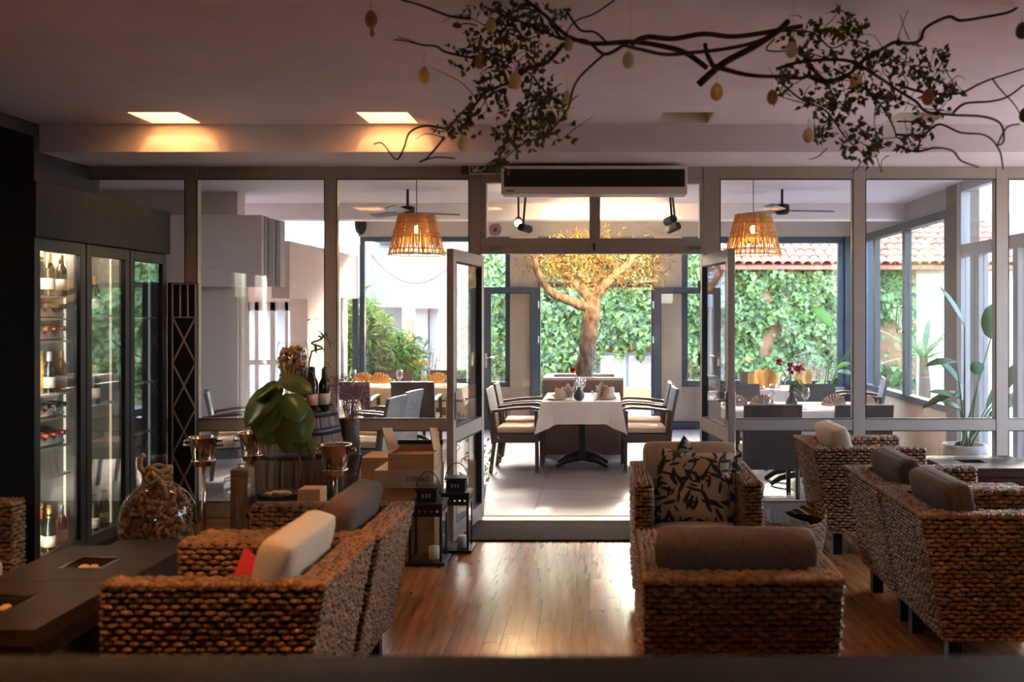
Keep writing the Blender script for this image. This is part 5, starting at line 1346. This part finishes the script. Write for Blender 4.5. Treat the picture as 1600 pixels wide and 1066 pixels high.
def limb(pts, rad):
    n = len(pts); q = spline(pts, 6); rr = []
    for i in range(len(q)):
        t = i/6; k = min(int(t), n-2); f_ = t-k; rr.append((rad[k]*(1-f_)+rad[k+1]*f_)*(1+.10*math.sin(i*1.9)*math.sin(i*.7+1)+rnd.uniform(-.05,.05)))
    return MB().tube(q, rr, 16)
def wob(b, a=.012):
    for v in b.v: 
        v += Vector((math.sin(v.z*23+v.x*9),math.cos(v.z*19+v.y*11),0))*a*.6+Vector((rnd.gauss(0,1),rnd.gauss(0,1),0))*a*.25
    return b
wob(limb([T(912,600),T(914,570),T(919,540),T(922,515),T(924,490),T(926,475),T(928,462)], [rk(16),rk(14),rk(13),rk(13.5),rk(12.5),rk(14),rk(12)]), .014).build('trunk', m_bark, tr, smooth=True)
branches = [[(924,482),(905,476),(880,466),(862,458),(848,440),(838,420),(836,402)], [(926,470),(914,456),(898,440),(884,424),(874,405),(866,385)], [(928,468),(940,452),(955,436),(968,424),(985,410),(990,392)], [(928,464),(930,440),(934,415),(932,390)]]
bdy = [(-.02,-.15,-.25,-.3), (0,.1,.2,.3), (0,-.1,-.2,-.25), (0,.15,.25,.3)]
tips = []
for k, pts in enumerate(branches):
    n = len(pts); dys = [ (-1,1,-1,1)[k]*.30*i/(n-1) for i in range(n)]
    r0 = (9,9.5,9,5)[k]
    wob(limb([T(*p, dy_=d) for p, d in zip(pts, dys)], [rk(r0*(1-.55*i/(n-1))) for i in range(n)]), .006).build('branch', m_bark, tr, smooth=True)
    for i in range(2, n): tips.append(T(*pts[i], dy_=dys[i]))
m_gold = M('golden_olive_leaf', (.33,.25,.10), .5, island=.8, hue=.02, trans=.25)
tw_ = MB(); lf = MB()
ccz = 1.63+ (490-398)*ty/F-.80
for k in range(270):
    a = rnd.uniform(0,2*PI); q = rnd.random()**.6
    c = Vector((math.cos(a)*q*.86+PX(930,ty)-tx, math.sin(a)*q*.50+.14, ccz+rnd.uniform(-.34,.36)*(1-.45*q)-.14*q))
    if c.z+.80 > 2.70: c.z = 2.70-.80-rnd.uniform(0,.1)
    src = min(tips, key=lambda t_: (t_-c).length)
    if k % 3 == 0: tw_.tube([src,(src+c)/2+Vector((0,0,.04)),c], [.008,.005,.002], 4)
    for i in range(15):
        p = c+Vector((rnd.gauss(0,.055),rnd.gauss(0,.055),rnd.gauss(0,.05))); d = (p-c).normalized()+Vector((rnd.gauss(0,.3),rnd.gauss(0,.3),-.2+rnd.gauss(0,.4)))
        if p.z+.80 > 2.72: p.z = 1.92
        leafshape(lf, p, Vector((rnd.gauss(0,1),rnd.gauss(-.5,1),rnd.gauss(.3,1))), d, rnd.uniform(.05,.10), .014, .1)
stuff(tw_.build('twig_network', m_bark, tr)); stuff(lf.build('foliage', m_gold, tr, fix=False))
# ================================================================ pendant lamps
m_rat = M('rattan_strand', (.46,.29,.135), .6, island=.3, trans=.35, var=.15, scale=30)
def pendant(label, px, d=8.7):
    x = PX(px,d); zt_, zb_ = PZ(336,d), PZ(399,d); r1, r0 = 27.5*d/F, 44*d/F
    t = thing('pendant_lamp', label, 'lamp', (x,d,zb_), 0, 'rattan pendant lamps'); H = zt_-zb_
    MB().tube([(0,0,H),(0,0,2.95-zb_)], .004, 6).build('cord', m_black, t)
    MB().lathe([(.045,2.93-zb_),(.045,2.95-zb_)], (0,0,0), 14).build('ceiling_rose', m_black, t)
    sh = MB(); n = 110
    for k in range(n):
        a = 2*PI*k/n+rnd.uniform(-.012,.012); w_ = rnd.uniform(.006,.0095)
        zlo = 0 if k % 3 == 0 else H*rnd.uniform(.04,.42)
        rl = r0+(r1-r0)*zlo/H
        sh.bar((math.cos(a)*r1,math.sin(a)*r1,H), (math.cos(a)*rl,math.sin(a)*rl,zlo), w_, .004, (math.cos(a),math.sin(a),.2))
    shade = sh.build('shade', m_rat, t)
    rg = MB()
    for j in range(17):
        z = H*(.42+.58*j/16); r_ = r0+(r1-r0)*z/H+.004; rg.tube([(math.cos(2*PI*i/36)*r_, math.sin(2*PI*i/36)*r_, z+.004*math.sin(i*2.3+j)) for i in range(37)], .0042, 5)
    for z in (.004, H*.14): r_ = r0+(r1-r0)*z/H; rg.tube([(math.cos(2*PI*i/36)*r_, math.sin(2*PI*i/36)*r_, z) for i in range(37)], .005, 5)
    rg.build('shade_rings', m_rat, shade)
    MB().lathe([(.02,H-.09),(.02,H)], (0,0,0), 10).build('socket', m_black, t)
    bu = MB().ell((0,0,H-.13), (.028,.028,.040), 14, 10).build('bulb', EM('pendant_bulb', (1,.52,.16), 9), t, smooth=True)
    l = bpy.data.lights.new('pendant_light', 'POINT'); l.energy = 2.6; l.color = (1,.52,.18); l.shadow_soft_size = .03
    lo = bpy.data.objects.new('pendant_light', l); COL.objects.link(lo); lo.parent = t; lo.location = (0,0,H-.20)
pendant('rattan pendant lamp glowing above the left terrace tables', 651)
pendant('rattan pendant lamp glowing above the right terrace tables', 1177)
# ceiling fans
def cfan(label, px, py, d, rot):
    z = PZ(py,d); t = thing('ceiling_fan', label, 'fan', (PX(px,d),d,z), rot, 'terrace ceiling fans')
    MB().lathe([(.055,-.05),(.075,-.03),(.075,.05),(.05,.06)], (0,0,0), 20).build('motor', m_black, t, smooth=True)
    MB().tube([(0,0,.05),(0,0,2.95-z)], .014, 8).build('rod', m_black, t)
    for k in range(3):
        b = MB(); b.box((.07,-.055,-.012), (.56,.055,-.004)); b.xf(Matrix.Rotation(2*PI*k/3,4,'Z') @ Matrix.Rotation(R(12),4,'X')); b.build('blade', M('fan_blade', (.10,.10,.11), .4), t, bevel=.003)
cfan('ceiling fan behind the left pendant lamp', 637, 331, 10.2, .4)
cfan('ceiling fan behind the right pendant lamp', 1222, 328, 10.2, .1)
# track spots
def spot(label, px, py, d, aim, energy, bulb=15):
    c = P(px,py,d); t = thing('ceiling_spot', label, 'spotlight', c, 0, 'terrace spotlights')
    dv = (Vector(aim)-c).normalized()
    MB().tube([-dv*.10, dv*.06], [.042,.045], 16, cap=True).build('lamp_head', m_black, t)
    MB().tube([dv*.061, dv*.064], .038, 16).build('lens', EM('spot_lens', (1,.70,.38), bulb), t)
    MB().tube([-dv*.06, Vector((0,0,2.94-c.z))], .012, 8).build('bracket', m_black, t)
    MB().box((-.06,-.06,2.935-c.z), (.06,.06,2.95-c.z)).build('mount', m_black, t)
    l = bpy.data.lights.new('spot_beam', 'SPOT'); l.energy = energy; l.color = (1,.62,.28); l.spot_size = R(75); l.spot_blend = .6; l.shadow_soft_size = .03
    lo = bpy.data.objects.new('spot_beam', l); COL.objects.link(lo); lo.parent = t; lo.location = dv*.075; lo.rotation_euler = (-dv).to_track_quat('Z','Y').to_euler()
spot('bright spotlight facing the lounge, left of the tree', 810, 347, 10.6, (-.5,3.0,.4), 14, 40)
spot('black spotlight aimed at the tree from the left', 822, 357, 10.2, (-.1,11.5,2.4), 38)
spot('black spotlight aimed at the tree from the right', 1046, 345, 10.0, (.1,11.45,2.4), 42)
spot('lower black spotlight right of the tree', 1050, 357, 10.3, (-.3,11.5,2.2), 14)
spk = thing('wall_speaker', 'small black round speaker high on the terrace back wall', 'speaker', P(563,352,13.45))
MB().ell((0,0,0), (.085,.10,.14), 16, 10).build('body', m_black, spk, smooth=True)
MB().box((-.02,.07,-.03), (.02,.15,.03)).build('bracket', m_black, spk)
# ================================================================ bird of paradise plants
m_str = M('strelitzia_leaf', (.075,.15,.055), .35, col2=(.11,.20,.07), scale=6, trans=.3)
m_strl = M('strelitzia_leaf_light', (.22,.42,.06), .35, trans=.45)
m_strs = M('strelitzia_stalk', (.14,.20,.09), .5)
def strel(name, label, base, leaves, y, potr=.2, poth=.44, mat_pot=None):
    bx2, by2 = base; t = thing(name, label, 'plant', (bx2,by2,0))
    MB().lathe([(potr*.72,0),(potr*.95,.06),(potr*1.0,poth*.75),(potr*.98,poth),(potr*.86,poth),(potr*.84,poth-.04),(.001,poth-.05)], (0,0,0), 28).build('pot', mat_pot or M('weathered_stone_pot', (.42,.38,.36), .8, col2=(.28,.25,.24), scale=9), t, smooth=True)
    for (a, b_, W, lm, nrm) in leaves:
        dy_ = rnd.uniform(-.12,.12); p0 = P(*a,y+dy_)-Vector((bx2,by2,0)); p1 = P(*b_,y+dy_+rnd.uniform(-.12,.12))-Vector((bx2,by2,0))
        root = Vector((rnd.uniform(-.05,.05),rnd.uniform(-.05,.05),poth-.05)); mid = (root+p0)/2+Vector((0,0,.02))
        MB().tube([root,mid*.5+root*.5,mid,p0], [.012,.011,.009,.006], 6).build('stalk', m_strs, t, smooth=True)
        b = MB(); rleaf(b, p0, p1-p0, (p1-p0).length, W, nrm, .3, .12, 9); b.build('leaf', lm, t, fix=False, smooth=True, solid=.0015)
    return t
strel('bird_of_paradise', 'potted bird of paradise plant by the right glazed door', (3.28,8.75),
    [((1507,510),(1467,437),.10,m_str,(.6,-.6,.3)), ((1548,530),(1548,468),.22,m_str,(.1,-1,.1)), ((1495,565),(1446,566),.12,m_str,(0,-.4,1)), ((1500,600),(1462,552),.10,m_str,(.5,-.8,.5)), ((1500,612),(1440,632),.12,m_str,(0,-.4,1)), ((1505,625),(1452,605),.11,m_str,(0,-.5,1)), ((1500,640),(1468,622),.09,m_str,(.1,-.6,1)), ((1530,585),(1520,563),.14,m_str,(.1,-1,.2)), ((1560,620),(1590,560),.12,m_str,(-.3,-.8,.4)), ((1560,640),(1600,610),.14,m_str,(-.2,-.6,.6)), ((1545,650),(1575,640),.09,m_str,(0,-.6,1)), ((1500,690),(1492,705),.06,m_str,(0,-.7,.7)), ((1540,640),(1558,590),.06,m_str,(.4,-.9,.2))], 8.7)
strel('bird_of_paradise', 'potted bird of paradise plant in the far right terrace corner', (2.95,12.95),
    [((1300,512),(1268,474),.20,m_strl,(.5,-.8,.3)), ((1297,545),(1284,541),.13,m_str,(.1,-.6,.9)), ((1307,575),(1330,565),.10,m_strl,(0,-.6,.8)), ((1308,582),(1334,583),.13,m_str,(0,-.5,1)), ((1295,600),(1268,602),.12,m_strl,(0,-.6,.8)), ((1310,570),(1336,532),.05,m_str,(.5,-.8,.2)), ((1300,600),(1312,590),.09,m_str,(0,-1,.3))], 12.85, .2, .38)
# small potted greenery by the left door leaf
sp_ = thing('small_potted_plant', 'small leafy plant on the terrace floor beside the door leaf', 'plant', (-1.12,8.4,0))
MB().lathe([(.07,0),(.09,.14),(.08,.14),(.001,.11)], (0,0,0), 18).build('pot', M('weathered_stone_pot', ()), sp_, smooth=True)
b = MB()
for k in range(150):
    c = Vector((rnd.gauss(0,.07),rnd.gauss(0,.07),rnd.uniform(.14,.52))); leafshape(b, c, Vector((rnd.gauss(0,1),-1,rnd.gauss(.4,1))), Vector((rnd.gauss(0,1),0,1)), .05, .025)
stuff(b.build('foliage', m_tw, sp_, fix=False))
# ================================================================ hanging branches with eggs
YG = 4.2
m_br = M('dark_twig', (.040,.022,.016), .8, bump=.4, bscale=60)
m_bl = M('willow_leaf', (.075,.085,.030), .5, island=.35, trans=.2)
gd = thing('branch_garland', 'dark twisted branches with small leaves hanging from the ceiling', 'branch', (PX(1050,YG),YG,PZ(70,YG)))
O = Vector((PX(1050,YG),YG,PZ(70,YG)))
TW = []
def twig(pts, r0, r1, dy0=None, jig=.008):
    d = YG+(rnd.uniform(-.18,.18) if dy0 is None else dy0); sl = rnd.uniform(-.08,.08)
    q = [P(px,py,d+sl*i)-O+Vector((rnd.gauss(0,jig*.4),rnd.gauss(0,jig),rnd.gauss(0,jig*.4))) for i, (px,py) in enumerate(pts)]
    q = spline(q); n = len(q); b = MB().tube(q, [r0+(r1-r0)*i/(n-1) for i in range(n)], 6)
    b.build('twig' if r0 < .008 else 'branch', m_br, gd, smooth=True, fix=False); TW.append(q); return q
for pts, r0, r1 in (
    ([(1092,132),(1130,100),(1175,75),(1215,50),(1229,35)], .016,.012), ([(1112,105),(1105,80),(1101,68)], .012,.009), ([(1112,105),(1160,115),(1195,118),(1230,118)], .012,.006),
    ([(1255,38),(1220,45),(1180,55),(1140,56),(1100,53),(1050,60),(1010,58),(985,70)], .010,.012), ([(1104,106),(1070,82),(1030,70),(990,66),(950,70),(920,66),(895,62),(875,45),(850,22),(820,0)], .013,.008),
    ([(1225,45),(1180,65),(1130,76),(1080,80),(1040,84),(1000,78),(975,70)], .009,.007), ([(975,70),(945,85),(915,66),(880,60),(850,20),(800,-5)], .008,.007),
    ([(943,84),(910,115),(895,140),(890,165),(870,190),(850,215)], .006,.003), ([(880,66),(855,95),(825,108),(800,118)], .010,.006), ([(823,110),(790,130),(760,145),(735,175),(722,178),(700,200),(665,196),(640,205),(632,232),(618,250),(600,225),(582,225)], .007,.003),
    ([(880,62),(820,35),(780,20),(740,0)], .007,.004), ([(735,30),(700,25),(660,10),(625,0)], .007,.004), ([(740,90),(700,82),(680,72),(660,70),(630,64),(612,62)], .006,.003), ([(660,72),(640,65),(622,60)], .003,.002), ([(745,42),(728,38),(710,42)], .004,.002),
    ([(695,218),(670,244),(656,254),(680,245),(710,246)], .005,.003), ([(832,118),(850,140),(880,160),(900,150)], .005,.003), ([(860,20),(880,10),(905,45),(930,50),(950,68)], .006,.005),
    ([(1230,118),(1260,120),(1265,100),(1262,85)], .008,.006), ([(1212,108),(1250,95),(1290,96),(1330,100),(1370,120),(1400,140),(1430,160),(1450,175),(1490,178),(1540,180),(1562,195),(1568,220),(1560,225),(1575,200),(1590,195)], .008,.003),
    ([(1265,120),(1290,128),(1320,118),(1350,95),(1380,78),(1400,65),(1420,65),(1440,64),(1444,42),(1482,28),(1500,35),(1540,25),(1580,20),(1598,5)], .009,.006), ([(1250,78),(1270,110),(1295,125),(1330,112)], .010,.006),
    ([(1210,50),(1240,45),(1270,55),(1300,75),(1330,64),(1358,72)], .005,.003), ([(1400,132),(1440,145),(1470,145),(1500,143),(1530,130),(1550,122),(1600,108)], .006,.004), ([(1490,176),(1510,162),(1545,158),(1575,150),(1600,135)], .006,.004),
    ([(1400,210),(1440,212),(1465,195),(1500,208),(1540,212),(1560,235),(1566,265)], .006,.003), ([(1400,225),(1430,238),(1455,230),(1485,236),(1500,250),(1530,262)], .006,.003), ([(1552,122),(1565,140),(1585,165),(1600,190)], .004,.002), ([(1400,190),(1430,190),(1460,200)], .004,.003),
    ([(1220,130),(1250,155),(1290,175),(1320,215),(1345,240),(1355,250)], .005,.002), ([(1300,110),(1340,130),(1370,160),(1395,195),(1400,215)], .006,.003), ([(1230,120),(1215,150),(1210,165)], .003,.002), ([(1210,60),(1200,80),(1250,82),(1300,95)], .004,.003),
    ([(890,165),(860,150),(830,175),(800,190),(770,200)], .004,.002), ([(850,215),(820,225),(795,240),(780,262)], .005,.002), ([(830,130),(820,160),(800,180),(795,215)], .004,.002), ([(765,0),(790,20),(820,12),(850,20)], .005,.004), ([(960,0),(930,20),(900,35),(880,62)], .004,.003), ([(1395,150),(1440,170),(1475,172)], .003,.002)):
    twig(pts, r0, r1)
# suspension wires to the ceiling
for px in (985, 1240): MB().tube([P(px,60,YG)-O, Vector((PX(px,YG),YG,ZC))-O], .0015, 5).build('hanging_wire', m_steel, gd)
clus = [(770,30,40),(800,20,35),(790,60,40),(770,85,40),(740,85,25),(760,100,30),(830,60,40),(850,40,30),(820,100,35),(765,130,18),(800,125,25),(850,150,25),(780,155,25),(740,170,20),(700,205,14),(720,195,14),(805,200,30),(835,180,30),(860,190,28),(790,225,22),(780,255,16),(870,210,18),(820,215,22),(845,165,25),
    (1270,55,28),(1300,50,22),(1330,45,25),(1250,80,22),(1310,100,30),(1350,95,25),(1380,90,25),(1420,90,28),(1440,120,28),(1465,85,16),(1450,135,25),(1470,150,22),(1340,140,26),(1320,165,25),(1370,150,24),(1290,150,18),(1390,160,24),(1260,160,18),(1350,215,28),(1330,225,22),(1370,225,18),(1280,215,14),(1300,195,18),(1450,195,20),(1420,220,18),(1355,245,12),(1310,15,8),(1335,35,12),(1230,110,14),(1225,135,14),(1490,140,14)]
lf = MB()
for cx, cy_, r_ in clus:
    for k in range(int(r_*.75)):
        c = P(cx+rnd.gauss(0,r_*.62),cy_+rnd.gauss(0,r_*.55),YG+rnd.uniform(-.16,.16))-O
        for q in range(2): leafshape(lf, c, Vector((rnd.gauss(0,.8),-1,rnd.gauss(0,.8))), Vector((rnd.gauss(0,1),rnd.gauss(0,.4),rnd.gauss(.1,1))), rnd.uniform(.024,.045), rnd.uniform(.016,.026))
    for k in range(max(2,int(r_/8))):
        a = (cx+rnd.gauss(0,r_*.5),cy_+rnd.gauss(0,r_*.5)); e = (a[0]+rnd.gauss(0,26),a[1]+rnd.gauss(0,22)); m_ = ((a[0]+e[0])/2+rnd.gauss(0,6),(a[1]+e[1])/2+rnd.gauss(0,6))
        twig([a,m_,e], .0026, .0012, rnd.uniform(-.12,.12))
stuff(lf.build('leaves', m_bl, gd, fix=False))
eggm = {'white': M('egg_white', (.55,.50,.42), .55, var=.08, scale=20), 'brown': M('egg_brown', (.30,.15,.10), .5, var=.15, scale=20), 'yellow': M('egg_yellow', (.62,.48,.22), .55, var=.12, scale=25), 'grey': M('egg_grey', (.42,.45,.45), .5, var=.1, scale=25), 'dark': M('egg_dark', (.10,.05,.04), .5)}
eg = [(580,30,'brown','brown speckled egg with a feather at the top left',1.1,2), (663,118,'yellow','yellow egg hanging alone on the left',1.05,80), (750,96,'brown','brown egg among the left leaves',.95,60), (805,126,'yellow','pale yellow egg low in the left leaves',1.1,95), (888,70,'white','small white egg where the branches cross',.85,45), (886,154,'white','white egg below the crossing branches',.95,120), (724,224,'white','white egg at the lowest left twig',.95,200), (982,94,'grey','grey egg under the thick branch',1.05,70),
      (1120,144,'yellow','golden egg below the forked branch',1.1,108), (1207,152,'brown','brown egg right of the golden one',.95,128), (1237,78,'white','white egg near the branch end',1.05,50), (1338,129,'yellow','mottled yellow egg in the right leaves',1.1,110), (1301,164,'dark','dark brown egg in the right leaves',.9,150), (1263,212,'white','white egg low on the right twigs',.95,185), (1450,152,'brown','tan egg at the right of the leaves',1.05,130), (1597,48,'dark','dark egg at the right picture edge',1.1,25), (1601,180,'dark','lower dark egg at the right picture edge',.95,155), (767,40,'yellow','orange egg half hidden at the top of the left leaves',.9,20)]
egd = None
for px, py, c, lab, s_, sy in eg:
    dd = YG+rnd.uniform(-.06,.02) - (.10 if c != 'dark' else 0)
    t = thing('hanging_egg', lab, 'egg', P(px,py,dd), rnd.uniform(0,6), 'eggs hanging on the branches')
    prof = [(.0005+.0245*s_*math.sin(PI*i/14)*(1+.10*math.cos(PI*i/14)), -.034*s_*math.cos(PI*i/14)) for i in range(15)]
    MB().lathe(prof, (0,0,0), 18).build('shell', eggm[c], t, smooth=True)
    top = PZ(sy,dd)-PZ(py,dd)
    MB().tube([(0,0,.032*s_),(0,0,max(.05,top))], .0012, 5).build('string', M('gold_string', (.50,.34,.14), .6), t)
    if 'feather' in lab: MB().tube([(-.01,0,-.03),(-.025,0,-.055),(-.03,0,-.07)], [.006,.011,.002], 8).build('feather', M('speckled_feather', (.30,.26,.24), .8, var=.6, scale=200), t)
